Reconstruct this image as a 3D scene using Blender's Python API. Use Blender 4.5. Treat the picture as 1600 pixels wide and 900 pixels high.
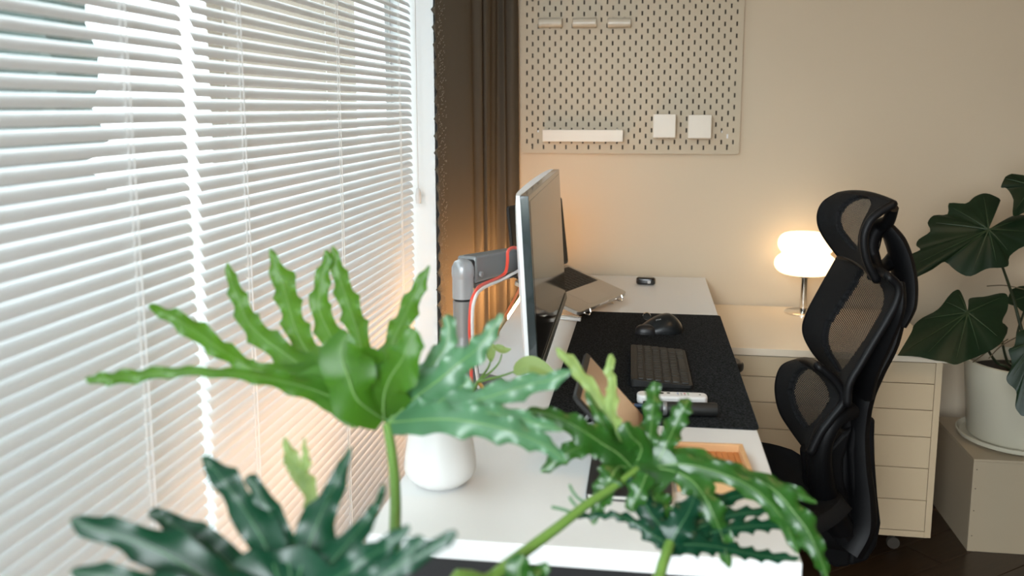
import bpy, bmesh, math, random
from mathutils import Vector, Matrix, noise
for o in list(bpy.data.objects): bpy.data.objects.remove(o)
S = bpy.context.scene
COL = S.collection
R = math.radians
random.seed(7)

# ------------------------------------------------------------------ camera
FPX, CY, YAW, PIT, ROL = 1423.36, 385.54, 0.1462, 0.1513, -0.0011
CAM = Vector((0.4245, -3.2731, 1.3292))
_f = Vector((-math.sin(YAW)*math.cos(PIT), math.cos(YAW)*math.cos(PIT), -math.sin(PIT)))
_r = Vector((math.cos(YAW), math.sin(YAW), 0)); _u = _r.cross(_f)
RT = (math.cos(ROL)*_r + math.sin(ROL)*_u); UP = (-math.sin(ROL)*_r + math.cos(ROL)*_u); FW = _f
cd = bpy.data.cameras.new('camera'); cam = bpy.data.objects.new('camera', cd); COL.objects.link(cam)
M = Matrix.Identity(4)
for i in range(3):
    M[i][0], M[i][1], M[i][2], M[i][3] = RT[i], UP[i], -FW[i], CAM[i]
cam.matrix_world = M
cd.sensor_width = 36; cd.lens = FPX/1600*36; cd.shift_y = -(450-CY)/1600; cd.clip_start = .02
cd.dof.use_dof = True; cd.dof.focus_distance = 2.25; cd.dof.aperture_fstop = 3.0
S.camera = cam

# ------------------------------------------------------------------ world, exposure, big lights
S.view_settings.view_transform = 'Standard'; S.view_settings.look = 'None'
S.view_settings.gamma = 1; S.view_settings.use_curve_mapping = False
S.view_settings.exposure = 0.0
W = bpy.data.worlds.new('World'); S.world = W; W.use_nodes = True
bg = W.node_tree.nodes['Background']; bg.inputs[0].default_value = (.86, .94, 1, 1); bg.inputs[1].default_value = 7.5

def area(name, loc, tgt, sx, sy, power, col, spread=180):
    l = bpy.data.lights.new(name, 'AREA'); l.shape = 'RECTANGLE'; l.size = sx; l.size_y = sy
    l.energy = power; l.color = col; l.spread = R(spread)
    o = bpy.data.objects.new(name, l); COL.objects.link(o); o.location = loc
    o.rotation_euler = (Vector(tgt)-Vector(loc)).to_track_quat('-Z', 'Y').to_euler()
    return o
area('added_side_daylight', (-.16, -4.35, 1.45), (.0, -1.9, .5), 1.2, 1.7, 42, (.88, .95, 1), 90)  # added daylight for the desk, from an unseen opening in the left wall
area('daylight_rear_window', (2.1, -5.1, 1.5), (-.1, -1.6, .9), 1.5, 1.6, 3, (.93, .96, 1), 110)
area('ceiling_lamp', (1.3, -1.9, 2.56), (1.3, -1.7, 0), .5, .5, 8, (1, .64, .32))

# ------------------------------------------------------------------ helpers
def ray(px, py): return FW + RT*((px-800)/FPX) - UP*((py-CY)/FPX)
def at(px, py, d): return CAM + ray(px, py)*d
def on_plane(px, py, P0, n):
    d = ray(px, py); return CAM + d*((P0-CAM).dot(n)/d.dot(n))
def ony(px, py, y): return on_plane(px, py, Vector((0, y, 0)), Vector((0, 1, 0)))
def onz(px, py, z): return on_plane(px, py, Vector((0, 0, z)), Vector((0, 0, 1)))

class MB:
    def __init__(s): s.v = []; s.f = []; s.uv = None; s.mi = []
    def add(s, vs, fs, mi=0):
        b = len(s.v); s.v += [tuple(v) for v in vs]; s.f += [tuple(i+b for i in f) for f in fs]; s.mi += [mi]*len(fs); return s
    def box(s, x0, x1, y0, y1, z0, z1, mi=0):
        v = [(x, y, z) for z in (z0, z1) for y in (y0, y1) for x in (x0, x1)]
        return s.add(v, [(0, 2, 3, 1), (4, 5, 7, 6), (0, 1, 5, 4), (2, 6, 7, 3), (0, 4, 6, 2), (1, 3, 7, 5)], mi)
    def tube(s, pts, r, n=10, cap=True, flat=1.0, closed=False, flatdir=None):
        pts = [Vector(p) for p in pts]; m = len(pts)
        rs = r if isinstance(r, (list, tuple)) else [r]*m
        vs = []; prev = None
        for i, p in enumerate(pts):
            a = pts[(i-1) % m] if (closed or i > 0) else p; b = pts[(i+1) % m] if (closed or i < m-1) else p
            t = (b-a).normalized()
            if flatdir is not None:
                w = Vector(flatdir); u = (w - t*w.dot(t)).normalized()
            elif prev is None:
                w = Vector((0, 0, 1)) if abs(t.z) < .9 else Vector((1, 0, 0)); u = t.cross(w).normalized()
            else: u = (prev - t*prev.dot(t)).normalized()
            prev = u; k = t.cross(u)
            for j in range(n):
                an = 2*math.pi*j/n; vs.append(p + u*math.cos(an)*rs[i]*flat + k*math.sin(an)*rs[i])
        fs = []
        for i in range(m if closed else m-1):
            i2 = (i+1) % m
            for j in range(n):
                fs.append((i*n+j, i*n+(j+1) % n, i2*n+(j+1) % n, i2*n+j))
        if cap and not closed:
            fs += [tuple(range(n-1, -1, -1)), tuple((m-1)*n+j for j in range(n))]
        return s.add(vs, fs)
    def lathe(s, prof, c=(0, 0, 0), n=32, axis='z'):
        vs = []; fs = []
        for (r, z) in prof:
            for j in range(n):
                a = 2*math.pi*j/n; x, y = r*math.cos(a), r*math.sin(a)
                if axis == 'z': vs.append((c[0]+x, c[1]+y, c[2]+z))
                elif axis == 'x': vs.append((c[0]+z, c[1]+x, c[2]+y))
                else: vs.append((c[0]+x, c[1]+z, c[2]+y))
        for i in range(len(prof)-1):
            for j in range(n): fs.append((i*n+j, i*n+(j+1) % n, (i+1)*n+(j+1) % n, (i+1)*n+j))
        if prof[0][0] > 1e-5: fs.append(tuple(range(n-1, -1, -1)))
        if prof[-1][0] > 1e-5: fs.append(tuple((len(prof)-1)*n+j for j in range(n)))
        return s.add(vs, fs)
    def grid(s, rows, uv=False, sel=None):
        h, w = len(rows), len(rows[0]); b = len(s.v)
        vs = [p for r in rows for p in r]; fs = []
        for i in range(h-1):
            for j in range(w-1):
                if sel is None or sel(i, j): fs.append((i*w+j, i*w+j+1, (i+1)*w+j+1, (i+1)*w+j))
        s.add(vs, fs)
        if uv:
            if s.uv is None: s.uv = {}
            for i in range(h):
                for j in range(w): s.uv[b+i*w+j] = (j/(w-1), i/(h-1))
        return s
    def build(s, name, mat, parent=None, smooth=True, bevel=0, seg=2, auto=40, solid=0, sub=0, offs=0, xf=None):
        me = bpy.data.meshes.new(name)
        vs = s.v if xf is None else [tuple(xf @ Vector(v)) for v in s.v]
        me.from_pydata(vs, [], s.f); me.update()
        for m in (mat if isinstance(mat, (list, tuple)) else [mat]): me.materials.append(m)
        for p, k in zip(me.polygons, s.mi): p.material_index = k
        if s.uv:
            ul = me.uv_layers.new(name='UVMap')
            for l in me.loops: ul.data[l.index].uv = s.uv.get(l.vertex_index, (0, 0))
        bm = bmesh.new(); bm.from_mesh(me)
        if not s.uv: bmesh.ops.remove_doubles(bm, verts=bm.verts, dist=1e-6)
        bmesh.ops.recalc_face_normals(bm, faces=bm.faces)
        loose = [v for v in bm.verts if not v.link_faces]
        if loose: bmesh.ops.delete(bm, geom=loose, context='VERTS')
        if smooth:
            for f in bm.faces: f.smooth = True
            for e in bm.edges:
                if len(e.link_faces) == 2 and e.calc_face_angle(0) > R(auto): e.smooth = False
        bm.to_mesh(me); bm.free()
        o = bpy.data.objects.new(name, me); COL.objects.link(o)
        if parent: o.parent = parent
        if sub:
            q = o.modifiers.new('s', 'SUBSURF'); q.levels = q.render_levels = sub
        if solid:
            q = o.modifiers.new('t', 'SOLIDIFY'); q.thickness = solid; q.offset = offs
        if bevel:
            q = o.modifiers.new('b', 'BEVEL'); q.width = bevel; q.segments = seg; q.limit_method = 'ANGLE'; q.angle_limit = R(40)
        return o

def tag(o, label=None, cat=None, group=None, kind=None):
    for k, v in (('label', label), ('category', cat), ('group', group), ('kind', kind)):
        if v: o[k] = v
    return o
def thing(name, label, cat, loc=(0, 0, 0), rz=0, group=None):
    o = bpy.data.objects.new(name, None); o.empty_display_size = .05; COL.objects.link(o)
    o.location = loc; o.rotation_euler = (0, 0, rz)
    return tag(o, label, cat, group)
def wp(t, child):      # keep a part's world-built coordinates under a moved root
    child.matrix_parent_inverse = Matrix.LocRotScale(t.location, t.rotation_euler, None).inverted(); return child
def spline(P, n):
    P = [Vector(p) for p in P]; out = []; m = len(P)-1
    for k in range(n+1):
        t = k/n*m; i = min(int(t), m-1); u = t-i
        a = P[max(i-1, 0)]; b = P[i]; c = P[i+1]; d = P[min(i+2, m)]
        out.append(.5*((2*b)+(c-a)*u+(2*a-5*b+4*c-d)*u*u+(3*b-a-3*c+d)*u**3))
    return out
def lerpl(L, t):
    x = t*(len(L)-1); i = min(int(x), len(L)-2); return L[i]*(1-(x-i))+L[i+1]*(x-i)
def rrect(w, h, r, n=5):
    out = []
    for cx, cy, a0 in ((w/2-r, h/2-r, 0), (-w/2+r, h/2-r, 90), (-w/2+r, -h/2+r, 180), (w/2-r, -h/2+r, 270)):
        for k in range(n+1):
            a = R(a0+90*k/n); out.append((cx+r*math.cos(a), cy+r*math.sin(a)))
    return out
def prism(mb, pts, z0, z1, f=lambda x, y, z: (x, y, z)):
    n = len(pts); vs = [f(x, y, z0) for x, y in pts]+[f(x, y, z1) for x, y in pts]
    return mb.add(vs, [tuple(range(n-1, -1, -1)), tuple(range(n, 2*n))]+[(i, (i+1) % n, n+(i+1) % n, n+i) for i in range(n)])

# ------------------------------------------------------------------ materials
def mat(name, col, rough=.5, metal=0, spec=.5, var=0, vscale=8, bump=0, bscale=60, trans=0, tcol=None, coat=0, emit=None, estr=0, sheen=0):
    m = bpy.data.materials.new(name); m.use_nodes = True; nt = m.node_tree; N = nt.nodes; L = nt.links
    b = N['Principled BSDF']; out = N['Material Output']
    b.inputs['Base Color'].default_value = (*col, 1); b.inputs['Roughness'].default_value = rough
    b.inputs['Metallic'].default_value = metal; b.inputs['Specular IOR Level'].default_value = spec
    b.inputs['Coat Weight'].default_value = coat; b.inputs['Sheen Weight'].default_value = sheen
    if emit: b.inputs['Emission Color'].default_value = (*emit, 1); b.inputs['Emission Strength'].default_value = estr
    tc = N.new('ShaderNodeTexCoord')
    if var:
        n = N.new('ShaderNodeTexNoise'); n.inputs['Scale'].default_value = vscale; n.inputs['Detail'].default_value = 4
        L.new(tc.outputs['Object'], n.inputs['Vector'])
        x = N.new('ShaderNodeMix'); x.data_type = 'RGBA'
        x.inputs[6].default_value = (*[c*(1-var) for c in col], 1); x.inputs[7].default_value = (*[min(1, c*(1+var)) for c in col], 1)
        L.new(n.outputs['Fac'], x.inputs[0]); L.new(x.outputs[2], b.inputs['Base Color'])
    if bump:
        n = N.new('ShaderNodeTexNoise'); n.inputs['Scale'].default_value = bscale; L.new(tc.outputs['Object'], n.inputs['Vector'])
        q = N.new('ShaderNodeBump'); q.inputs['Strength'].default_value = bump; q.inputs['Distance'].default_value = .002
        L.new(n.outputs['Fac'], q.inputs['Height']); L.new(q.outputs[0], b.inputs['Normal'])
    if trans:
        t = N.new('ShaderNodeBsdfTranslucent'); t.inputs[0].default_value = (*(tcol or col), 1)
        x = N.new('ShaderNodeMixShader'); x.inputs[0].default_value = trans
        L.new(b.outputs[0], x.inputs[1]); L.new(t.outputs[0], x.inputs[2]); L.new(x.outputs[0], out.inputs[0])
    return m
def glassy(name, tint=(.95, .98, .97), gl=.08):
    m = bpy.data.materials.new(name); m.use_nodes = True; nt = m.node_tree; N = nt.nodes; L = nt.links
    N.remove(N['Principled BSDF']); t = N.new('ShaderNodeBsdfTransparent'); t.inputs[0].default_value = (*tint, 1)
    g = N.new('ShaderNodeBsdfGlossy'); g.inputs['Roughness'].default_value = .02
    x = N.new('ShaderNodeMixShader'); x.inputs[0].default_value = gl
    L.new(t.outputs[0], x.inputs[1]); L.new(g.outputs[0], x.inputs[2]); L.new(x.outputs[0], N['Material Output'].inputs[0]); return m
def meshmat(name, col, su, sv, hole=.42):
    m = bpy.data.materials.new(name); m.use_nodes = True; nt = m.node_tree; N = nt.nodes; L = nt.links
    b = N['Principled BSDF']; b.inputs['Base Color'].default_value = (*col, 1); b.inputs['Roughness'].default_value = .6
    uv = N.new('ShaderNodeUVMap'); sp = N.new('ShaderNodeSeparateXYZ'); L.new(uv.outputs[0], sp.inputs[0])
    def M_(op, a, bb=None):
        q = N.new('ShaderNodeMath'); q.operation = op
        for i, v in enumerate((a, bb)):
            if v is None: continue
            if isinstance(v, (int, float)): q.inputs[i].default_value = v
            else: L.new(v, q.inputs[i])
        return q.outputs[0]
    a = M_('MULTIPLY', sp.outputs[0], su*math.pi); c = M_('MULTIPLY', sp.outputs[1], sv*math.pi)
    h = M_('GREATER_THAN', M_('ABSOLUTE', M_('MULTIPLY', M_('SINE', M_('ADD', a, c)), M_('SINE', M_('SUBTRACT', a, c)))), hole)
    t = N.new('ShaderNodeBsdfTransparent'); x = N.new('ShaderNodeMixShader')
    L.new(h, x.inputs[0]); L.new(b.outputs[0], x.inputs[1]); L.new(t.outputs[0], x.inputs[2]); L.new(x.outputs[0], N['Material Output'].inputs[0]); return m

m_wall = mat('wall_paint', (.60, .505, .375), .75, var=.015, vscale=3, bump=.05, bscale=250)
m_ceil = mat('ceiling_paint', (.72, .68, .62), .85)
m_trim = mat('white_trim', (.82, .84, .84), .4)
m_slat = mat('slat_white', (.80, .80, .80), .40, spec=.35, trans=.20, tcol=(.82, .88, .93))
m_cord = mat('cord_white', (.85, .85, .84), .6, trans=.3)
m_glass = glassy('window_glass')
m_curt = mat('curtain_cloth', (.098, .082, .060), .9, trans=.14, tcol=(.40, .26, .12), bump=.35, bscale=500)
m_desk = mat('desk_laminate', (.80, .80, .79), .38, var=.01, bump=.03, bscale=400)
m_deskedge = mat('desk_edge', (.60, .63, .64), .4)
m_blk = mat('black_plastic', (.012, .012, .013), .42)
m_blk2 = mat('dark_graphite', (.015, .015, .0145), .55, spec=.4)
m_key = mat('key_graphite', (.024, .0235, .021), .55, spec=.4)
m_gls = mat('screen_glass', (.006, .0065, .007), .07, spec=.22)
m_white = mat('white_plastic', (.80, .80, .79), .35)
m_grey = mat('grey_metal', (.22, .225, .225), .38, metal=.35)
m_lgrey = mat('light_grey_metal', (.34, .35, .36), .35, metal=.3)
m_chrome = mat('chrome', (.80, .78, .74), .12, metal=1)
m_alu = mat('aluminium_laptop', (.50, .47, .43), .36, metal=.75)
m_cab = mat('cabinet_lacquer', (.52, .41, .27), .42, var=.01)
m_cabd = mat('cabinet_gap', (.05, .04, .03), .8)
m_top = mat('cabinet_top', (.74, .64, .50), .42)
m_topedge = mat('cabinet_top_edge', (.45, .43, .39), .5)
m_peg = mat('pegboard_white', (.50, .42, .30), .5, bump=.03, bscale=300)
m_pegacc = mat('peg_accessory_white', (.72, .66, .56), .35)
m_clear = mat('frosted_clip', (.80, .74, .62), .2, trans=.4)
m_red = mat('red_cable', (.75, .07, .04), .4)
m_orange = mat('orange_cable', (.62, .14, .03), .4)
m_wcable = mat('white_cable', (.75, .72, .70), .4)
m_wood = mat('bamboo', (.55, .20, .055), .5, var=.12, vscale=20)
m_wood2 = mat('bamboo_light', (.72, .42, .20), .5, var=.08, vscale=30)
m_shade = mat('lamp_glass', (.95, .85, .72), .3, emit=(1, .70, .40), estr=2.1)
m_led = mat('led_warm', (1, .7, .4), .5, emit=(1, .58, .31), estr=46)
m_led2 = mat('led_amber', (1, .6, .3), .5, emit=(1, .52, .20), estr=150)
m_pot = mat('white_ceramic', (.78, .775, .76), .38)
m_pot2 = mat('cream_glazed_pot', (.56, .53, .42), .18, coat=.35)
m_box = mat('painted_box', (.40, .325, .225), .5, var=.02)
m_soil = mat('soil', (.012, .009, .006), .95, bump=1, bscale=80)
m_leafL = mat('leaf_bright', (.045, .135, .014), .42, trans=.45, tcol=(.20, .50, .03), var=.3, vscale=14)
m_leafG = mat('leaf_sky_sheen', (.062, .165, .078), .34, trans=.18, tcol=(.2, .45, .1), var=.35, vscale=14, coat=0)  # sky sheen mixed into the base colour
m_leafM = mat('leaf_mid', (.018, .080, .010), .36, trans=.20, tcol=(.10, .33, .02), var=.45, vscale=16, coat=.1)
m_leafD = mat('leaf_dark', (.003, .034, .015), .33, spec=.32, trans=.08, tcol=(.02, .16, .03), var=.3, vscale=12, coat=0)
m_leafP = mat('leaf_pale', (.28, .40, .12), .45, trans=.3, tcol=(.4, .5, .15), var=.2, vscale=20)
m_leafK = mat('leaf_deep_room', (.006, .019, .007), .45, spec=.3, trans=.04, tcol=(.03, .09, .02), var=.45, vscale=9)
m_vein = mat('vein_green', (.24, .42, .13), .4, trans=.2)
m_veinD = mat('vein_dark', (.07, .19, .08), .4)
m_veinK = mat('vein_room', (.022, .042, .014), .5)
m_stem = mat('stem_green', (.14, .27, .05), .4, trans=.1)
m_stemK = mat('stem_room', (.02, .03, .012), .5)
m_hedge = mat('hedge_green', (.018, .032, .026), .9, var=.6, vscale=3)
m_mesh = meshmat('mesh_back', (.012, .012, .013), 44, 70, .70)
m_mesh2 = meshmat('mesh_lumbar', (.012, .012, .013), 34, 40, .70)

def felt():
    m = mat('felt_pad', (.018, .021, .024), .95); nt = m.node_tree; N = nt.nodes; L = nt.links
    tc = N.new('ShaderNodeTexCoord'); n = N.new('ShaderNodeTexNoise'); n.inputs['Scale'].default_value = 260; n.inputs['Detail'].default_value = 3
    r = N.new('ShaderNodeValToRGB'); r.color_ramp.elements[0].color = (.003, .004, .0045, 1); r.color_ramp.elements[1].color = (.040, .045, .050, 1)
    r.color_ramp.elements[0].position = .36; r.color_ramp.elements[1].position = .78
    L.new(tc.outputs['Object'], n.inputs[0]); L.new(n.outputs[0], r.inputs[0]); L.new(r.outputs[0], N['Principled BSDF'].inputs['Base Color']); return m
m_felt = felt(); m_felt.node_tree.nodes['Principled BSDF'].inputs['Specular IOR Level'].default_value = .1
def plankmat():
    m = mat('dark_wood', (.05, .03, .02), .3); nt = m.node_tree; N = nt.nodes; L = nt.links
    tc = N.new('ShaderNodeTexCoord'); mp = N.new('ShaderNodeMapping'); mp.inputs['Scale'].default_value = (2, 22, 1)
    n = N.new('ShaderNodeTexNoise'); n.inputs['Scale'].default_value = 4; n.inputs['Detail'].default_value = 6
    r = N.new('ShaderNodeValToRGB'); r.color_ramp.elements[0].color = (.006, .004, .002, 1); r.color_ramp.elements[1].color = (.048, .027, .015, 1)
    L.new(tc.outputs['Object'], mp.inputs[0]); L.new(mp.outputs[0], n.inputs[0]); L.new(n.outputs[0], r.inputs[0]); L.new(r.outputs[0], N['Principled BSDF'].inputs['Base Color']); return m
m_plank = plankmat()
m_joint = mat('floor_joint', (.16, .10, .06), .7)

# ------------------------------------------------------------------ the room
XL, XR, YR, H = -.205, 3.0, -5.3, 2.6
def struct(name, mb, m, parent=None, **k):
    o = mb.build(name, m, parent, **k)
    if not parent: o['kind'] = 'structure'
    return o
floor = struct('floor', MB().box(XL-.2, XR+.1, YR-.1, .1, -.06, -.004), m_joint, smooth=False)
struct('ceiling', MB().box(XL-.3, XR+.1, YR-.1, .1, H, H+.1), m_ceil, smooth=False)
struct('wall_far', MB().box(XL-.3, XR+.1, 0, .12, -.06, H), m_wall, smooth=False)
struct('wall_right', MB().box(XR, XR+.1, YR, 0, -.06, H), m_wall, smooth=False)
struct('wall_rear', MB().box(XL-.3, XR+.1, YR-.12, YR, -.06, H), m_wall, smooth=False)
# left wall with two openings, the one behind the camera added for daylight
W1 = (-3.55, -.585, .08, 2.48); W2 = (-5.05, -3.65, .3, 2.45)
lw = MB(); x0, x1 = XL-.24, XL
lw.box(x0, x1, W1[1], 0, -.06, H); lw.box(x0, x1, W1[0], W1[1], -.06, W1[2]); lw.box(x0, x1, W1[0], W1[1], W1[3], H)
lw.box(x0, x1, W2[1], W1[0], -.06, H); lw.box(x0, x1, W2[0], W2[1], -.06, W2[2]); lw.box(x0, x1, W2[0], W2[1], W2[3], H); lw.box(x0, x1, YR, W2[0], -.06, H)
struct('wall_left', lw, m_trim, smooth=False)
def window(name, Wd, mulls):
    y0, y1, z0, z1 = Wd; xa, xb = XL-.19, XL-.13; r = MB()
    r.box(xa, xb, y0, y0+.06, z0, z1); r.box(xa, xb, y1-.06, y1, z0, z1); r.box(xa, xb, y0+.06, y1-.06, z0, z0+.06); r.box(xa, xb, y0+.06, y1-.06, z1-.06, z1)
    w = struct(name, r, m_trim, smooth=False, bevel=.004)
    ys = [y0+.06]+mulls+[y1-.06]
    for m_ in mulls: MB().box(xa, xb, m_-.03, m_+.03, z0+.06, z1-.06).build('mullion', m_trim, w, smooth=False, bevel=.003)
    for a, b in zip(ys[:-1], ys[1:]):
        MB().box(xa+.025, xa+.031, a+.02, b-.02, z0+.05, z1-.05).build('glass_pane', m_glass, w, smooth=False)
window('window_1', W1, [-2.75]); window('added_window', W2, [])
struct('baseboard_far', MB().box(XL, XR, -.014, 0, 0, .08), m_wall, smooth=False)

# floor planks laid diagonally
pm = MB().box(-.45, .45, -.0625, .0625, -.02, 0); ang = R(38)
pk0 = pm.build('plank', m_plank, floor, smooth=False, bevel=.0012, seg=1)
first = True
ca, sa = math.cos(ang), math.sin(ang)
for j in range(-34, 40):
    for i in range(-6, 7):
        u = i*.904+(j % 3)*.301; v = j*.1268
        x = 1.3+u*ca-v*sa; y = -2.3+u*sa+v*ca
        if not (XL+.28 < x < 2.6 and -4.6 < y < -.1): continue
        if x > 2.1 and y < -1.5: continue
        if y < -3.3: continue
        o = pk0 if first else pk0.copy()
        if not first: COL.objects.link(o)
        first = False; o.location = (x, y, random.uniform(0, .0008)); o.rotation_euler = (0, 0, ang)

# hedge outside the near end of the window
hb = MB(); rows = []
for i in range(26):
    row = []
    for j in range(86):
        y = -9+j*.15; z = i*.22; q = noise.noise(Vector((y*1.7, z*1.7, 0)))*.5+noise.noise(Vector((y*6, z*6, 3)))*.18
        row.append((-4.2+q - (max(0, i-21)*.3), y, z))
    rows.append(row)
hb.grid(rows)
tag(hb.build('hedge', m_hedge, solid=.3), 'dark green hedge outside, glimpsed between the nearest slats', 'hedge')
rows = []
for i in range(20):
    rows.append([(-4.3+noise.noise(Vector((y*.3, i*.4, 5)))*.7, 15.3+y*.15, i*.25) for y in range(60)])
tag(MB().grid(rows).build('hedge', m_hedge, solid=.3), 'dark green hedge outside, glimpsed through the farthest slats', 'hedge')
bl = thing('garden_wall', 'brownish garden wall outside, glimpsed between the slats of the far blind', 'wall', (-4.6, 9, 0))
wp(bl, MB().box(-4.45, -4.2, 6.5, 15, -.4, 5.0).build('wall', mat('render_beige', (.10, .074, .05), .9), bl, smooth=False))
wp(bl, MB().box(-4.5, -4.15, 6.48, 15.05, 5.0, 5.08).build('coping', m_box, bl, smooth=False))
tag(MB().box(-14, XL-.5, -12, 12, -.5, -.4).build('ground', mat('paving', (.3, .3, .28), .9), smooth=False), kind='structure')

# ------------------------------------------------------------------ venetian blinds
def blind(label, y0, y1, X, pitch, zph, phi, cords, z0=.12, z1=2.40):
    t = thing('venetian_blind', label, 'blind', (X, y0, z0))
    w = .025; rows = []; n = 6; L_ = y1-y0
    c, s_ = math.cos(phi), math.sin(phi)
    def pt(k, y):           # k 0 inner low edge .. 1 outer high edge
        b = .0045*4*k*(1-k)
        return (-w*c*k + b*s_, y, w*s_*k + b*c)
    for k in range(n+1):
        q = k/n; r = .007*(1-math.sqrt(max(0, 1-max(0, (q-.55)/.45)**2))) ; r0 = .003*(1-min(1, q/.12))
        rows.append([pt(q, r+r0), pt(q, L_*.33), pt(q, L_*.66), pt(q, L_-r-r0)])
    mb = MB().grid(rows); base = None
    k0 = math.ceil((z0+.03-zph)/pitch); z = zph+k0*pitch; i = 0
    while z < z1-.03:
        if base is None: o = base = mb.build('slat', m_slat, t, auto=60)
        else: o = base.copy(); COL.objects.link(o); o.parent = t
        o.location = (0, random.uniform(-.0012, .0012), z-z0); o.rotation_euler = (0, R(random.uniform(-.7, .7)), 0)
        z += pitch
    zt = z1-z0
    MB().box(-.035, .02, 0, L_, zt, zt+.04).build('head_rail', m_trim, t, smooth=False, bevel=.003)
    MB().box(-.025, .003, 0, L_, 0, .016).build('bottom_rail', m_trim, t, smooth=False, bevel=.004)
    for y in cords:
        mb = MB(); mb.tube([(.0035, y-y0, 0), (.0035, y-y0, zt)], .0008, 5); mb.tube([(-.0225, y-y0, 0), (-.0225, y-y0, zt)], .0008, 5)
        zz = zph+k0*pitch-z0
        while zz < zt:
            mb.tube([(.0035, y-y0, zz+.001), (-.0225, y-y0, zz+.016)], .0006, 4); zz += pitch
        mb.build('ladder_cord', m_cord, t)
        MB().tube([(.004, y-y0+.012, 0), (.004, y-y0+.012, zt)], .0011, 5).build('lift_cord', m_cord, t)
    return t
X1 = -.27
z_a = on_plane(0, 15, Vector((X1, 0, 0)), Vector((1, 0, 0))).z
b1 = blind('white venetian blind nearest the camera, dark gaps showing between its slats', -3.5, -1.956, X1, .0211, z_a, R(45), [-3.3, -2.128])
z_b = on_plane(440, 50, Vector((X1, 0, 0)), Vector((1, 0, 0))).z
b2 = blind('white venetian blind farther away, ending beside the brown curtain', -1.928, -.60, X1, .0211, z_b, R(47), [-1.774, -1.27, -.752])
wt = [(.03, 1.928-.66, 2.0-.12+.4), (.03, 1.928-.66, 1.05-.12)]
MB().tube(wt, .0016, 6).build('tilt_cord', m_cord, b2)
MB().tube([(.03, 1.928-.66, .93), (.03, 1.928-.66, .955), (.03, 1.928-.66, .975)], [.008, .009, .005], 12).build('cord_tassel', m_cord, b2)

# ------------------------------------------------------------------ curtain
path = [(-.197, -.602), (-.172, -.555), (-.146, -.50), (-.122, -.44), (-.126, -.385), (-.106, -.365), (-.112, -.31), (-.090, -.305), (-.098, -.245), (-.122, -.205),
        (-.088, -.185), (-.092, -.135), (-.062, -.140), (-.067, -.085), (-.043, -.090), (-.030, -.030)]
pl = spline([(x, y, 0) for x, y in path], 90)
ct = thing('curtain', 'taupe pleated floor-length curtain with a scalloped edge between blind and wall', 'curtain', (-.1, -.25, 0))
rows = []
for i in range(151):
    z = .03+2.5*i/150; row = []
    for k, p in enumerate(pl):
        sc = abs(math.sin(math.pi*z/.052))*.013 if k == 0 else 0
        wob = .004*math.sin(z*2.1+k*.35)
        row.append((p.x+wob+(-.010+sc if k == 0 else 0), p.y+wob*.6-(.006-sc if k == 0 else 0), z))
    rows.append(row)
wp(ct, MB().grid(rows).build('cloth', m_curt, ct, solid=.0015))
eb = MB()
for i in range(420):
    z = .1+i*.0058; o_ = .5*(1-abs(math.sin(math.pi*z/.052)))
    for q in range(2):
        kq = random.choice((0, 1, 1, 2, 2, 3)); p = pl[1+kq].lerp(pl[2+kq], random.random()); a = Vector((p.x+.003, p.y-.0035, z+random.uniform(-.003, .003)))
        eb.tube([a, a+Vector((.0015, .0015, .0025))], .0009, 4)
wp(ct, eb.build('eyelet_embroidery', mat('embroidery', (.24, .20, .15), .9), ct))
wp(ct, MB().tube([(-.11, -.55, 2.55), (-.11, -.01, 2.55)], .012, 12).build('rod', m_blk2, ct))

# ------------------------------------------------------------------ desk
DX0, DX1, DY0, DY1, DZ = .040, .641, -2.095, -.012, .73
dk = thing('desk', 'long white desk running from the wall toward the camera beside the blinds', 'desk', ((DX0+DX1)/2, -1.05, 0))
wp(dk, MB().box(DX0, DX1, DY0, DY1, DZ-.030, DZ).build('desktop', m_desk, dk, smooth=False, bevel=.0015))
wp(dk, MB().box(DX0+.012, DX1-.03, DY0+.02, DY0+.05, DZ-.075, DZ-.0305).build('apron', m_blk, dk, smooth=False))
for x in (DX0+.05, DX1-.09):
    for y in (DY0+.06, DY1-.12):
        wp(dk, MB().box(x, x+.04, y, y+.04, 0, DZ-.0305).build('leg', m_blk, dk, smooth=False, bevel=.003))
wp(dk, MB().box(DX0+.09, DX0+.11, DY0+.1, DY1-.12, .5, DZ-.0305).build('crossbar', m_blk, dk, smooth=False))

tag(MB().box(DX0-.007, DX0-.001, -1.98, -1.28, .690, .704).build('light_strip', m_led, smooth=False), 'warm glowing light strip behind the desk edge, washing the blinds', 'light strip')
tag(MB().box(DX0-.0075, DX0-.0005, -.70, -.12, .716, .7298).build('light_strip', m_led2, smooth=False), 'amber glowing light strip along the desk edge behind the monitor, washing the curtain', 'light strip')

# desk pad
pc = rrect(.405, .955, .012); pmb = MB(); prism(pmb, [(x+.4425, y-1.108) for x, y in pc], DZ, DZ+.0035)
pad = tag(pmb.build('desk_pad', m_felt, smooth=False), 'large charcoal felt pad lying on the white desk', 'desk pad')
PZ = DZ+.0036

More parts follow.
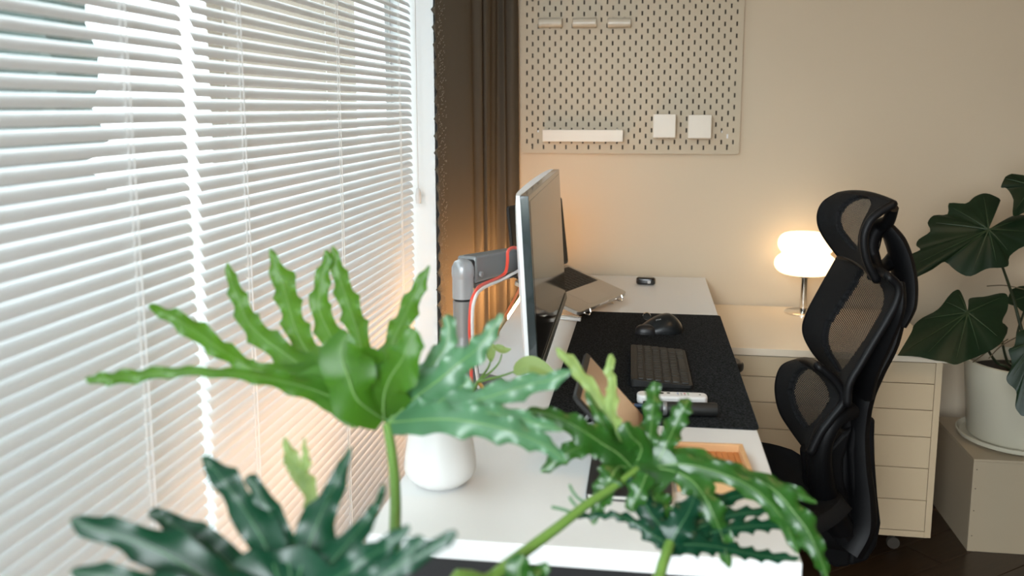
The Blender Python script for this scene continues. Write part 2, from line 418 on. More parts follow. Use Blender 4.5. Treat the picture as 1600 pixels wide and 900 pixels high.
# keyboard
kb = thing('keyboard', 'compact dark grey wireless keyboard on the felt pad', 'keyboard', (.4645, -1.2112, PZ), .0188)
def side(x): return .004+.010*max(0, (-x+.066)/.132)
bd = MB(); pts = rrect(.132, .296, .008)
n = len(pts); vs = [(x, y, .001) for x, y in pts]+[(x, y, side(x)+.004) for x, y in pts]
bd.add(vs, [tuple(range(n-1, -1, -1)), tuple(range(n, 2*n))]+[(i, (i+1) % n, n+(i+1) % n, n+i) for i in range(n)])
bd.build('body', m_blk2, kb, bevel=.001)
MB().tube([(-.058, -.142, .011), (-.058, .142, .011)], .0075, 12).build('battery_bar', m_blk2, kb)
kr = [(-.044, [1]*14, .014), (-.026, [1]*13+[1.6], .0175), (-.007, [1.5]+[1]*12+[1.1], .0175), (.012, [1.8]+[1]*11+[1.8], .0175), (.031, [2.3]+[1]*10+[2.3], .0175), (.050, [1.2, 1, 1, 1.2, 5.2, 1, 1, 1, 1, 1], .0175)]
for x, ws, dp in kr:
    tot = sum(ws); y = -.141
    for w_ in ws:
        wd = .282*w_/tot; kk = MB(); zt = side(x)+.0048
        f = rrect(dp-.0022, wd-.0026, .0022, 2); cx, cyk = x, -(y+wd/2)
        nn = len(f); v2 = [(a+cx, b+cyk, zt-.001) for a, b in f]+[(a*.94+cx, b*.94+cyk, zt+.0022) for a, b in f]+[(cx, cyk, zt+.0016)]
        kk.add(v2, [(i, (i+1) % nn, nn+(i+1) % nn, nn+i) for i in range(nn)]+[(nn+i, nn+(i+1) % nn, 2*nn) for i in range(nn)])
        kk.build('key', m_key, kb, auto=30); y += wd

# mouse
def blobgrid(L_, Wd, Hh, fh, n=20, m=28):
    rows = []
    for i in range(n+1):
        a = math.pi/2*i/n; r = math.cos(a) if i < n else 0
        row = []
        for j in range(m+1):
            b = 2*math.pi*j/m; e = 2/2.6
            cx = math.copysign(abs(math.cos(b))**e, math.cos(b)); cy_ = math.copysign(abs(math.sin(b))**e, math.sin(b))
            rr = r**.75 if r > 0 else 0
            x = cx*rr*L_/2; y = cy_*rr*Wd/2
            row.append((x, y, fh(x/(L_/2), y/(Wd/2))*math.sin(a)**.8*Hh))
        rows.append(row)
    return rows
ms = thing('computer_mouse', 'black ergonomic mouse at the far end of the felt pad', 'mouse', (.470, -.845, PZ), R(4))
mb_ = MB().grid(blobgrid(.122, .085, .050, lambda x, y: max(.42, 1-.45*(x-.25)**2-.25*max(0, -y-.1))*(.75+.25*max(-1, min(1, x+.6))))).build('body', mat('mouse_rubber', (.008, .010, .011), .36, spec=.35), ms)
MB().grid([[(p[0]-.040, p[1]-.028, p[2]) for p in r] for r in blobgrid(.058, .040, .024, lambda x, y: 1)]).build('thumb_rest', m_blk, ms)
MB().lathe([(.0, -.004), (.010, -.004), (.011, 0), (.010, .004), (0, .004)], (-.036, .002, .040), 20, 'y').build('scroll_wheel', m_chrome, ms)
def text(body, size, M_, material, name='lettering', parent=None, depth=.0003):
    cu = bpy.data.curves.new(name, 'FONT'); cu.body = body; cu.size = size; cu.extrude = depth; cu.align_x = 'CENTER'; cu.align_y = 'CENTER'
    o = bpy.data.objects.new('tmp', cu); COL.objects.link(o); bpy.context.view_layer.update()
    me = bpy.data.meshes.new_from_object(o.evaluated_get(bpy.context.evaluated_depsgraph_get())); bpy.data.objects.remove(o)
    me.materials.clear(); me.materials.append(material); q = bpy.data.objects.new(name, me); COL.objects.link(q)
    if parent: q.parent = parent
    q.matrix_basis = M_; return q
m_print = mat('grey_print', (.35, .36, .36), .5)
bpy.context.view_layer.update()
ok_, hp, hn, _ = mb_.ray_cast(Vector((-.006, -.019, .2)), Vector((0, 0, -1)))
if not ok_: hp, hn = Vector((-.006, -.019, .045)), Vector((0, -.5, .85))
tx = Vector((1, 0, 0)); tx = (tx-hn*tx.dot(hn)).normalized(); ty = hn.cross(tx)
text('mx', .012, Matrix.Translation(hp+hn*.0007) @ Matrix((tx, ty, hn)).transposed().to_4x4(), m_print, parent=ms)

# remote, tube, pens
rm = thing('remote_control', 'white rounded remote control lying across the near end of the pad', 'remote', (.486, -1.455, PZ), R(2))
rb = MB(); prism(rb, rrect(.142, .036, .013, 6), 0, .019); rb.build('body', m_white, rm, bevel=.005, seg=4)
for x, y, r_ in ((-.022, .003, .0055), (-.007, .004, .0035)): MB().lathe([(r_, 0), (r_, .0008), (0, .0009)], (x, y, .019), 16).build('round_button', m_blk, rm)
cols = [(.5, .05, .05), (.1, .4, .1), (.1, .2, .5), (.3, .3, .3)]
for i in range(4):
    for j in range(2):
        MB().lathe([(.0019, 0), (.0019, .0006), (0, .0007)], (.012+.0068*i, -.004+.009*j, .019), 10).build('small_button', mat('button_dot', cols[(i+j*2) % 4] if j else (.35, .35, .35), .5), rm)
MB().lathe([(.0022, 0), (.0022, .0006), (0, .0007)], (.056, 0, .019), 10).build('small_button', m_grey, rm)
tb = thing('black_tube', 'short matt black cylinder lying beside the white remote', 'tube', (.500, -1.530, PZ), R(3))
MB().lathe([(.0, -.072), (.0125, -.072), (.0135, -.069), (.0135, .067), (.0125, .071), (0, .071)], (0, 0, .0136), 24, 'x').build('barrel', m_blk2, tb)
MB().lathe([(.0137, -.004), (.0142, -.003), (.0142, .003), (.0137, .004)], (-.03, 0, .0136), 24, 'x').build('ring', m_grey, tb)
pn = thing('pen', 'thin pen with an orange tip between remote and black tube', 'pen', (.455, -1.492, PZ), R(4))
MB().tube([(-.045, 0, .0045), (.05, 0, .0045)], .0042, 12).build('barrel', mat('pen_blue', (.03, .06, .12), .4), pn)
MB().tube([(-.045, 0, .0045), (-.054, 0, .0045), (-.06, 0, .0045)], [.004, .0025, .0008], 12).build('tip', mat('pen_orange', (.85, .35, .08), .4), pn)

# tablet leaning on its stand
T1 = Vector((.316, -1.575, .865)); B1 = Vector((.432, -1.575, PZ+.004)); LT = .275
tv = thing('tablet', 'black-framed tablet leaning back on a stand, its screen coloured tan to stand for a reflection', 'tablet', (.43, -1.71, PZ))
dn = (B1-T1); hgt = dn.length; dn.normalize(); nrm = Vector((dn.z, 0, -dn.x)); nrm = -nrm if nrm.x < 0 else nrm
def tabf(u, v, w_): return B1 - dn*(u+hgt/2) + Vector((0, -LT/2+v, 0)) + nrm*w_
q = MB(); prism(q, rrect(hgt, LT, .012), -.004, .004, tabf); wp(tv, q.build('case', m_blk2, tv, bevel=.0015))
q = MB(); prism(q, rrect(hgt-.022, LT-.022, .004), .0041, .0046, tabf); wp(tv, q.build('screen', mat('tablet_tan_reflection', (.33, .19, .10), .2, spec=.3), tv, smooth=False))  # tan base colour stands for warm room light reflected in the screen
bk = tabf(.02, 0, -.004)
q = MB()
for s_ in (-.05, .05): q.tube([bk+Vector((0, s_, 0)), Vector((bk.x-.05, bk.y+s_, PZ+.004))], .004, 8)
q.tube([Vector((bk.x-.05, bk.y-.05, PZ+.004)), Vector((bk.x-.05, bk.y+.05, PZ+.004))], .004, 8)
wp(tv, q.build('stand', m_grey, tv))

# bamboo tray
tr = thing('tray', 'small orange-brown bamboo tray with a raised rim near the desk corner', 'tray', (.542, -1.800, DZ), R(2))
MB().box(-.056, .056, -.085, .085, 0, .005).build('base', m_wood, tr, smooth=False)
for i in range(11): MB().box(-.054+i*.0099, -.054+i*.0099+.0086, -.078, .078, .005, .0068).build('slat', m_wood, tr, smooth=False)
for nm, a in (('rim', (-.062, .062, .078, .086, 0, .020)), ('rim', (-.062, .062, -.086, -.078, 0, .020)), ('side_rim', (.054, .062, -.078, .078, 0, .020)), ('side_rim', (-.062, -.054, -.078, .078, 0, .020))):
    MB().box(*a).build(nm, m_wood2, tr, smooth=False, bevel=.0015)
# black notebook
nb = thing('notebook', 'black notebook lying on the desk under the foreground leaves', 'notebook', (.4085, -1.845, DZ), 0)
q = MB(); prism(q, rrect(.132, .182, .006, 3), .008, .0095); prism(q, rrect(.132, .182, .006, 3), 0, .0015); q.box(-.066, -.0635, -.085, .085, .001, .009); q.build('cover', m_blk, nb, smooth=False)
MB().box(-.063, .064, -.088, .088, .0016, .0079).build('pages', mat('paper', (.6, .58, .53), .8), nb, smooth=False)

# earphone case
ec = thing('earphone_case', 'small glossy black earphone case with a tiny white label near the wall', 'case', (.431, -.172, DZ), R(-3))
q = MB(); prism(q, rrect(.066, .030, .0145, 6), 0, .026); q.build('shell', mat('case_black', (.01, .01, .011), .2, coat=.5), ec, bevel=.009, seg=4)
q = MB(); prism(q, rrect(.0665, .0305, .0147, 6), .0168, .0172); q.build('lid_seam', m_blk2, ec)
MB().box(.007, .0165, -.0164, -.0150, .0075, .0155).build('label', m_white, ec, smooth=False)
MB().box(.0102, .0134, -.0167, -.0163, .0098, .0132).build('label_mark', m_blk, ec, smooth=False)

# ------------------------------------------------------------------ laptop on its stand
ZF = .762
fl = onz(905, 488, ZF); fr = onz(980, 456, ZF)
ax = (fr-fl); wl = ax.length; ax.normalize(); bk_ = Vector((-ax.y, ax.x, 0)); TLT = R(18)
ctr = (fl+fr)/2; lrz = math.atan2(ax.y, ax.x)
lp = thing('laptop', 'open silver laptop raised on a stand behind the monitor', 'laptop', ctr, lrz)
lp.rotation_euler = (TLT, 0, lrz)
LD = wl*.67
q = MB(); prism(q, [(a, b+LD/2) for a, b in rrect(wl, LD, .012)], -.012, 0); q.build('base', m_alu, lp, bevel=.0015)
kw = wl*.90; k0y = LD*.44; kh = LD*.49
MB().box(-kw/2, kw/2, k0y, k0y+kh, 0, .0006).build('keyboard_well', m_blk, lp, smooth=False)
for j in range(6):
    for i in range(14):
        dx = (kw-.006)/14; dy = (kh-.004)/6
        MB().box(-kw/2+.003+i*dx, -kw/2+.003+i*dx+dx-.0028, k0y+.003+j*dy, k0y+.003+j*dy+dy-.0025, .0006, .0018).build('key', m_blk2, lp, smooth=False)
q = MB(); prism(q, rrect(.14, LD*.38, .004, 3), 0, .0004, lambda x, y, z: (x, y+LD*.25, z)); q.build('trackpad', mat('trackpad', (.50, .47, .43), .32, metal=.7), lp, smooth=False)
MB().box(-.03, .03, -.0006, .0004, -.006, -.001).build('front_notch', m_white, lp, smooth=False)
th = R(7)+TLT
def lidf(x, y, z): return (x, LD-.006+y*math.sin(th)+z*math.cos(th), .004+y*math.cos(th)-z*math.sin(th))
q = MB(); prism(q, [(a, b+LD*.49) for a, b in rrect(wl, LD*.96, .012)], 0, .008, lidf); q.build('lid', m_blk2, lp, bevel=.001)
q = MB(); prism(q, [(a, b+LD*.49) for a, b in rrect(wl-.01, LD*.90, .006)], -.0008, -.0002, lidf); q.build('screen', m_gls, lp, smooth=False)
st = thing('wire_stand', 'low silver wire stand holding the open laptop above the desk', 'stand', (ctr.x, ctr.y, DZ), lrz)
hf = ZF-DZ-.0135
def sz(y): return hf+y*math.tan(TLT)
for s_ in (-1, 1):
    MB().tube(spline([(s_*.11, -.006, hf+.014), (s_*.11, -.008, hf-.002), (s_*.11, .02, sz(.02)-.006), (s_*.11, .20, sz(.20)-.006), (s_*.11, .215, .045), (s_*.11, .20, .005), (s_*.11, .02, .004)], 30), .003, 8).build('side_wire', m_chrome, st)
MB().tube([(-.11, .10, sz(.1)-.008), (.11, .10, sz(.1)-.008)], .003, 8).build('cross_wire', m_chrome, st)
MB().tube([(-wl/2+.012, .002, .008), (-wl/2+.006, .075, .008)], .0055, 8).build('foot', m_white, st)

# ------------------------------------------------------------------ monitor and its arm
mo = thing('monitor', 'wide flat monitor with white back, seen almost edge-on', 'monitor', (.19, -1.105, .79))
YN, YF = -1.502, -.708; ZB, ZT = .786, 1.158; TL = .0215
def mf(y, z, w_):                                    # w_ along +x from the glass
    return Vector((.218-TL*(z-ZB)/(ZT-ZB)-(y-YN)/(YF-YN)*.015+w_, y, z))
def mprism(y0, y1, z0, z1, w0, w1):
    q = MB(); vs = [mf(y, z, w_) for w_ in (w0, w1) for z in (z0, z1) for y in (y0, y1)]
    return q.add(vs, [(0, 2, 3, 1), (4, 5, 7, 6), (0, 1, 5, 4), (2, 6, 7, 3), (0, 4, 6, 2), (1, 3, 7, 5)])
wp(mo, mprism(YN, YF, ZB, ZT, -.017, 0).build('bezel', mat('bezel_dark', (.012, .022, .024), .22, coat=.4), mo, smooth=False, bevel=.001))
wp(mo, mprism(YN+.016, YF-.016, ZB+.028, ZT-.012, .0001, .0006).build('screen', m_gls, mo, smooth=False))
wp(mo, mprism(YN+.004, YF-.004, ZB+.001, ZB+.020, .0007, .0035).build('chin', mat('chin_dark', (.03, .06, .06), .3), mo, smooth=False, bevel=.001))
rows = []
for i in range(15):
    v = i/14; row = []
    for j in range(21):
        u = j/20; e = (4*u*(1-u))**.6*(.45+.55*(4*v*(1-v))**.4)
        row.append(mf(YN+(YF-YN)*u, ZB+(ZT-ZB)*v, -.025-.026*e))
    rows.append(row)
q = MB(); q.grid(rows); b0 = len(q.v)
rows2 = [[mf(YN+(YF-YN)*j/20, ZB+(ZT-ZB)*i/14, -.0172) for j in range(21)] for i in range(15)]
q.grid(rows2)
w_ = 21
def bridge(idx):
    for a, b in zip(idx[:-1], idx[1:]): q.add([], []); q.f.append((a, b, b0+b, b0+a)); q.mi.append(0)
bridge(list(range(w_))); bridge([14*w_+j for j in range(w_)]); bridge([i*w_ for i in range(15)]); bridge([i*w_+20 for i in range(15)])
wp(mo, q.build('back_shell', mat('shell_white', (.84, .85, .86), .35), mo))
wp(mo, MB().box(.128, .150, -1.165, -1.045, .915, 1.025).build('mount_plate', m_blk2, mo, smooth=False, bevel=.003))

am = thing('swing_arm', 'grey jointed monitor arm rising from a round base on the desk', 'arm', (.068, -1.33, DZ))
ax_, ay_ = .047, -1.42
wp(am, MB().lathe([(.060, 0), (.062, .004), (.058, .010), (0, .012)], (.070, -1.385, DZ), 40).build('base_disc', m_grey, am))
wp(am, MB().lathe([(.030, .011), (.034, .03), (.027, .085), (.0215, .12)], (ax_, ay_, DZ), 32).build('lower_cone', m_grey, am))
wp(am, MB().lathe([(.0215, .115), (.0215, .197)], (ax_, ay_, DZ), 32).build('lower_post', m_grey, am))
wp(am, MB().lathe([(.019, .1975), (.019, .2015)], (ax_, ay_, DZ), 32).build('joint_ring', m_blk, am))
EL = Vector((ax_, ay_, DZ+.257))
wp(am, MB().lathe([(.0225, .202), (.0225, .245)], (ax_, ay_, DZ), 32).build('upper_post', m_lgrey, am))
q = MB(); q.lathe([(.0225, .245), (.024, .252), (.0235, .268), (.018, .280), (.008, .285), (0, .286)], (ax_, ay_, DZ), 32); wp(am, q.build('elbow_cap', m_lgrey, am))
AE = Vector((.113, -1.14, .968)); d_ = AE-EL; dl = d_.length
ux = d_.normalized(); uy = Vector((0, 0, 1)).cross(ux).normalized(); uz = ux.cross(uy)
def armf(sx, sy, sz): return EL + ux*sx + uy*sy + uz*sz
def beam(x0, x1, w0, w1, h0, h1, zc=0, nm='upper_beam', m_=m_grey, bv=.006):
    q = MB(); vs = []
    for x, w2, h2 in ((x0, w0, h0), (x1, w1, h1)):
        for a, b in ((-1, -1), (1, -1), (1, 1), (-1, 1)): vs.append(armf(x, a*w2/2, zc+b*h2/2))
    q.add(vs, [(0, 1, 2, 3), (7, 6, 5, 4), (0, 4, 5, 1), (1, 5, 6, 2), (2, 6, 7, 3), (3, 7, 4, 0)])
    wp(am, q.build(nm, m_, am, smooth=False, bevel=bv, seg=3))
beam(.018, dl-.01, .046, .042, .058, .050, .004)
beam(.05, dl+.005, .022, .02, .012, .012, -.034, 'lower_link', m_grey, .003)
beam(-.005, .03, .034, .04, .040, .046, .004, 'hinge_block', m_blk2, .005)
beam(dl-.02, dl+.03, .028, .026, .036, .036, -.006, 'head_joint', m_blk2, .006)
wp(am, MB().tube([armf(.035, -.024, -.006), armf(.035, -.030, -.006)], .006, 16).build('pivot_cap', m_lgrey, am))

def cable(pts, r, m_, label, cat='cable'):
    c0 = sum((Vector(p) for p in pts), Vector())/len(pts)
    tag(MB().tube(spline(pts, 40), r, 8).build('cable', m_), label, cat)
cable([at(814, 389, 2.10), at(801, 387, 2.04), at(793.5, 393, 2.0), at(793, 408, 1.99), at(790, 425, 2.0), at(780, 433, 1.98), at(765, 440, 1.90), at(750, 447, 1.83), at(742, 458, 1.79), at(736, 475, 1.78), at(734, 510, 1.79), at(735, 545, 1.83), Vector((.07, -1.45, DZ+.016))], .0036, m_red, 'red cable looping over the end of the monitor arm')
cable([at(814, 421, 2.10), at(797, 430, 2.02), at(782, 438, 1.98), at(765, 445, 1.88), at(752, 452, 1.82), at(744, 462, 1.78), at(739, 480, 1.77), at(738, 510, 1.78), at(740, 545, 1.82), Vector((.085, -1.45, DZ+.016))], .0034, m_wcable, 'white cable hanging below the monitor arm')
cable([at(812, 450, 2.2), at(806, 463, 2.25), at(795, 483, 2.3), at(786, 500, 2.34), at(780, 514, 2.34), Vector((.044, -.95, DZ+.003))], .0032, m_orange, 'orange cable trailing along the window-side desk edge behind the monitor')

# ------------------------------------------------------------------ pegboard
pb = thing('pegboard', 'white slotted pegboard mounted on the far wall', 'pegboard', (.36, -.02, 1.171))
q = MB(); yf, yb = -.022, -.017
def slotcell(cx, cz, hole):
    xs = [cx-.01, cx-.0029, cx+.0029, cx+.01]; zs = [cz-.01, cz-.0077, cz+.0077, cz+.01]
    if not hole: q.add([(xs[0], yf, zs[0]), (xs[3], yf, zs[0]), (xs[3], yf, zs[3]), (xs[0], yf, zs[3])], [(0, 1, 2, 3)]); return
    vs = [(x, yf, z) for z in zs for x in xs]; fs = [(i*4+j, i*4+j+1, i*4+j+5, i*4+j+4) for i in range(3) for j in range(3) if not (i == 1 and j == 1)]
    b = len(vs); vs += [(x, yb, z) for z in (zs[1], zs[2]) for x in (xs[1], xs[2])]
    fs += [(5, 6, b+1, b), (10, 9, b+2, b+3), (9, 5, b, b+2), (6, 10, b+3, b+1)]
    q.add(vs, fs)
for j in range(27):
    for i in range(37): slotcell(.02*i, 1.191+.02*j, (i+j) % 2 == 1)
# margins and edges
for a in ((-.02, -.01, 1.171, 1.731), (.73, .74, 1.171, 1.731), (-.01, .73, 1.171, 1.181), (-.01, .73, 1.721, 1.731)):
    q.add([(a[0], yf, a[2]), (a[1], yf, a[2]), (a[1], yf, a[3]), (a[0], yf, a[3])], [(0, 1, 2, 3)])
wp(pb, q.build('panel', m_peg, pb, smooth=False))
wp(pb, MB().box(-.012, .732, -.0160, -.0150, 1.180, 1.722).build('slot_shade_sheet', m_cabd, pb, smooth=False)); q = MB(); bord = rrect(.764, .564, .012); nB = len(bord)  # dark sheet added behind the slots, standing in for shade
vs = [(x*s_+.36, y, z*s2+1.451) for (s_, s2, y) in ((1, 1, -.0225), (1, 1, -.001), (.986, .982, -.001), (.986, .982, -.0225)) for x, z in bord]
fs = [(k*nB+i, k*nB+(i+1) % nB, ((k+1) % 4)*nB+(i+1) % nB, ((k+1) % 4)*nB+i) for k in range(4) for i in range(nB)]
q.add(vs, fs); wp(pb, q.build('edge_frame', m_peg, pb))  # sides run back to the wall to keep light out of the slots
for x in (.02, .70):
    for z in (1.199, 1.70): wp(pb, MB().lathe([(.004, -.003), (.003, .0), (0, .0)], (x, -.0225, z), 12, 'y').build('screw', m_cabd, pb))
for x in (.03, .68):
    wp(pb, MB().box(x, x+.03, -.0165, -.0005, 1.22, 1.25).build('spacer', m_white, pb, smooth=False))
a = ony(848, 221, -.06); b = ony(973.5, 203, -.06)
rl = thing('pegboard_tray', 'long shallow white tray hooked low on the left of the pegboard', 'tray', ((a.x+b.x)/2, -.045, a.z))
def shell(mb, x0, x1, y0, y1, z0, z1, t=.003):
    mb.box(x0, x1, y0, y0+t, z0, z1); mb.box(x0, x1, y1-t, y1, z0, z1); mb.box(x0, x0+t, y0+t, y1-t, z0, z1); mb.box(x1-t, x1, y0+t, y1-t, z0, z1); mb.box(x0+t, x1-t, y0+t, y1-t, z0, z0+t)
q = MB(); shell(q, a.x, b.x, -.062, -.0235, a.z, b.z); wp(rl, q.build('tray_body', m_pegacc, rl, smooth=False, bevel=.0012))
wp(rl, MB().box(a.x+.02, a.x+.024, -.0235, -.017, b.z-.006, b.z+.003).build('hook', m_pegacc, rl, smooth=False)); wp(rl, MB().box(b.x-.024, b.x-.02, -.0235, -.017, b.z-.006, b.z+.003).build('hook', m_pegacc, rl, smooth=False))
for lab, (u0, v0, u1, v1) in (('square white box hooked on the pegboard, the left of the two', (1020.5, 215, 1056, 178.5)), ('square white box hooked on the pegboard, the right of the two', (1075, 216, 1112, 179.5))):
    a = ony(u0, v0, -.07); b = ony(u1, v1, -.07)
    t = thing('pegboard_container', lab, 'container', ((a.x+b.x)/2, -.05, a.z), group='boxes on the pegboard')
    q = MB(); shell(q, a.x, b.x, -.072, -.0235, a.z, b.z); wp(t, q.build('cup', m_pegacc, t, smooth=False, bevel=.003, seg=3))
    wp(t, MB().box(a.x+.01, b.x-.01, -.0235, -.017, b.z-.012, b.z-.006).build('hook', m_pegacc, t, smooth=False))
for lab, (u0, u1) in (('frosted plastic clip on the pegboard, leftmost of three', (841, 878)), ('frosted plastic clip on the pegboard, middle of three', (894, 932)), ('frosted plastic clip on the pegboard, rightmost of three', (949, 986))):
    a = ony(u0, 42.5, -.05); b = ony(u1, 28, -.05)
    t = thing('pegboard_clip', lab, 'clip', ((a.x+b.x)/2, -.035, a.z), group='clips on the pegboard')
    q = MB(); sec = [(-.023, b.z+.004), (-.026, a.z+.004), (-.034, a.z), (-.048, a.z+.003), (-.053, a.z+.012), (-.051, b.z-.002)]
    cl = spline([(0, y, z) for y, z in sec], 14)
    q.grid([[(x, p.y, p.z) for p in cl] for x in (a.x, a.x+.004, (a.x+b.x)/2, b.x-.004, b.x)])
    wp(t, q.build('cradle', m_clear, t, solid=.002))
    for x in (a.x+.010, b.x-.014): wp(t, MB().box(x, x+.005, -.025, -.018, a.z+.010, a.z+.016).build('peg', m_clear, t, smooth=False))

# ------------------------------------------------------------------ drawer cabinet
cb = thing('drawer_cabinet', 'cream cabinet of six wide drawers standing against the far wall', 'cabinet', (.94, -.32, 0), R(-1.0))
CX0, CX1, CY0, CY1, CZ0, CZ1 = -.335, .335, -.29, .30, .083, .612
q = MB(); t_ = .018
q.box(CX0, CX0+t_, CY0, CY1, CZ0, CZ1); q.box(CX1-t_, CX1, CY0, CY1, CZ0, CZ1); q.box(CX0+t_, CX1-t_, CY0, CY1, CZ0, CZ0+t_); q.box(CX0+t_, CX1-t_, CY1-.01, CY1, CZ0+t_, CZ1)
q.build('carcass', m_cab, cb, smooth=False, bevel=.001)
MB().box(CX0+t_+.001, CX1-t_-.001, CY0+.02, CY0+.024, CZ0+t_, CZ1-.001).build('gap_shade_panel', m_cabd, cb, smooth=False)  # dark sheet put behind the fronts as shade in the drawer gaps
zs = [.612, .550, .464, .380, .285, .193, .101]
zs = [.611, .5485, .4705, .390, .2955, .1975, .1025]
for k in range(6):
    MB().box(CX0+t_+.0015, CX1-t_-.0015, CY0-.001, CY0+.018, zs[k+1]+.001, zs[k]-.001).build('drawer_front', m_cab, cb, smooth=False, bevel=.0008)
for x in (CX0+.08, CX1-.08):
    for y in (CY0+.06, CY1-.06):
        c_ = MB(); c_.lathe([(.0, -.009), (.018, -.009), (.020, 0), (.018, .009), (0, .009)], (x, y+.03, .021), 20, 'y'); c_.tube([(x, y+.03, .03), (x, y+.03, CZ0)], .006, 8); c_.build('caster', m_cabd, cb)
tp = tag(MB().box(-.34, .345, -.295, .305, .6125, .6335).build('cabinet_top', [m_top], smooth=False, bevel=.001), 'cream board lying over the top of the drawer cabinet', 'worktop'); tp.location = (.94, -.32, 0); tp.rotation_euler = (0, 0, R(-1.0))

# ------------------------------------------------------------------ table lamp
lx, ly, lz = .965, -.112, .6340
tl = thing('table_lamp', 'glowing table lamp with a two-tier mushroom glass shade on a chrome stem', 'lamp', (lx, ly, lz))
MB().lathe([(.062, 0), (.062, .005), (.059, .007), (0, .007)], n=40).build('base', m_chrome, tl)
MB().lathe([(.011, .008), (.011, .13)], n=20).build('stem', m_chrome, tl)
MB().lathe([(.0, .128), (.034, .128), (.034, .133), (0, .133)], n=28).build('shade_holder', m_chrome, tl)
ox = .030
prof = [(.02, .134)]
for k in range(13):
    a = -math.pi/2+math.pi*k/12; prof.append((.058+.044*math.cos(a), .166+.030*math.sin(a)))
def tor(rm, rr, zc, hz, a0, a1, n=14): return [(rm+rr*math.cos(R(a0+(a1-a0)*k/n)), zc+hz*math.sin(R(a0+(a1-a0)*k/n))) for k in range(n+1)]
prof = [(.01, .137)]+tor(.066, .036, .171, .034, -90, 62)+tor(.060, .033, .240, .036, -58, 90)+[(.03, .277), (0, .278)]
MB().lathe(prof, (0, 0, 0), 48).build('shade', m_shade, tl)
# a loop of cable under the lamp
# ------------------------------------------------------------------ box and big plant on the right
bx = thing('plinth_box', 'plain beige painted box on the floor carrying the large potted plant', 'box', (1.61, -.315, 0), R(0))
MB().box(-.2, .3, -.195, .19, 0, .285).build('body', m_box, bx, smooth=False, bevel=.001)
MB().box(-.2, .3, -.195, .19, .2853, .2925).build('top_panel', m_box, bx, smooth=False, bevel=.0008)
for z in (.05, .13, .2, .26): MB().lathe([(.0018, -.0006), (.0, -.0006)], (-.19, -.1951, z), 8, 'y').build('nail', m_cabd, bx)
BP = Vector((1.605, -.32, .2930))
bp = thing('potted_plant', 'large dark-leaved plant in a cream glazed pot on the box', 'plant', BP)
prof = [(.145, .012), (.152, .02), (.172, .245), (.172, .255), (.166, .257), (.162, .25), (.158, .215), (0, .215)]
MB().lathe(prof, n=56).build('pot', m_pot2, bp)
MB().lathe([(.0, .0), (.160, 0), (.178, .010), (.182, .022), (.178, .023), (.170, .011), (0, .0115)], n=56).build('saucer', m_pot2, bp)
MB().lathe([(.157, .2155), (.12, .222), (0, .226)], n=24).build('soil', m_soil, bp)
def outline_leaf(parent, pts, ctr, d, tilt, m_, mv, veins, dome=.03, rip=.006, seed=0, name='leaf'):
    P0 = at(ctr[0], ctr[1], d); n_ = (-FW + RT*tilt[0] + Vector((0, 0, 1))*tilt[1]).normalized()
    m3 = [Vector((*p, 0)) for p in pts]; m3.append(m3[0])
    den = spline(m3, len(pts)*3)[:-1]
    W_ = [on_plane(p.x, p.y, P0, n_) for p in den]; N_ = len(W_); Rg = 10
    rad = max((w-P0).length for w in W_)
    ref = (W_[0]-P0).normalized(); ref2 = n_.cross(ref)
    def place(v, th, k):
        r = v.length/rad; return P0+v + n_*(dome*(1-(k/Rg)**2)*rad*2 + rip*math.sin(th*7+seed)*r*.7 + .3*rip*math.sin(th*19+seed*2)*r)
    mb = MB(); vs = [P0]; fs = []
    for k in range(1, Rg+1):
        for w in W_:
            v = (w-P0)*(k/Rg); th = math.atan2(v.dot(ref2), v.dot(ref)); vs.append(place(v, th, k))
    for i in range(N_): fs.append((0, 1+i, 1+(i+1) % N_))
    for k in range(Rg-1):
        for i in range(N_): fs.append((1+k*N_+i, 1+k*N_+(i+1) % N_, 1+(k+1)*N_+(i+1) % N_, 1+(k+1)*N_+i))
    mb.add(vs, fs)
    lf = mb.build(name, m_, parent, auto=180); wp(parent, lf)
    vb = MB()
    for (vx, vy) in veins:
        w = on_plane(vx, vy, P0, n_); pp = []
        for k in range(9):
            v = (w-P0)*(k/8*.93); th = math.atan2(v.dot(ref2), v.dot(ref)) if k else 0
            pp.append(place(v, th, k)+n_*.0012)
        vb.tube(pp, [.0026*(1-.8*k/8) for k in range(9)], 5)
    if veins:
        o = vb.build('vein', mv, lf); 
    return P0+n_*dome*rad*2
LA = [(1425, 438), (1419, 402), (1437.8, 390), (1432, 383), (1436, 373), (1453, 362), (1449, 349), (1458.6, 337), (1481, 333.7), (1483, 317), (1508, 318.6), (1523, 307), (1536, 301.6), (1551, 305), (1563, 314), (1553, 328), (1542, 344), (1540, 356), (1545, 362), (1555, 357), (1566, 350), (1581, 337), (1602, 336), (1630, 343), (1645, 362), (1625, 380), (1600, 385), (1578, 400), (1575.7, 415), (1558.7, 419), (1540, 420.6), (1517, 431), (1494.5, 424), (1475.6, 410), (1456.7, 422)]
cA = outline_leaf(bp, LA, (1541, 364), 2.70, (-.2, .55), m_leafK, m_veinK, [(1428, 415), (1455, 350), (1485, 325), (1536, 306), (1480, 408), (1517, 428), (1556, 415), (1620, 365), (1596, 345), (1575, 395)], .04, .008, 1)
LB = [(1402, 556), (1423, 521), (1428, 508), (1441.6, 496), (1466, 483), (1481, 464), (1491, 454.6), (1499, 453.4), (1506, 466), (1509, 484), (1511, 489), (1513, 477), (1515, 466), (1536, 464), (1562, 458), (1574, 460), (1576, 472), (1573, 487), (1566, 502), (1572, 521), (1562, 538), (1544, 549), (1525, 558), (1506, 566), (1491, 570), (1472, 564), (1438, 558)]
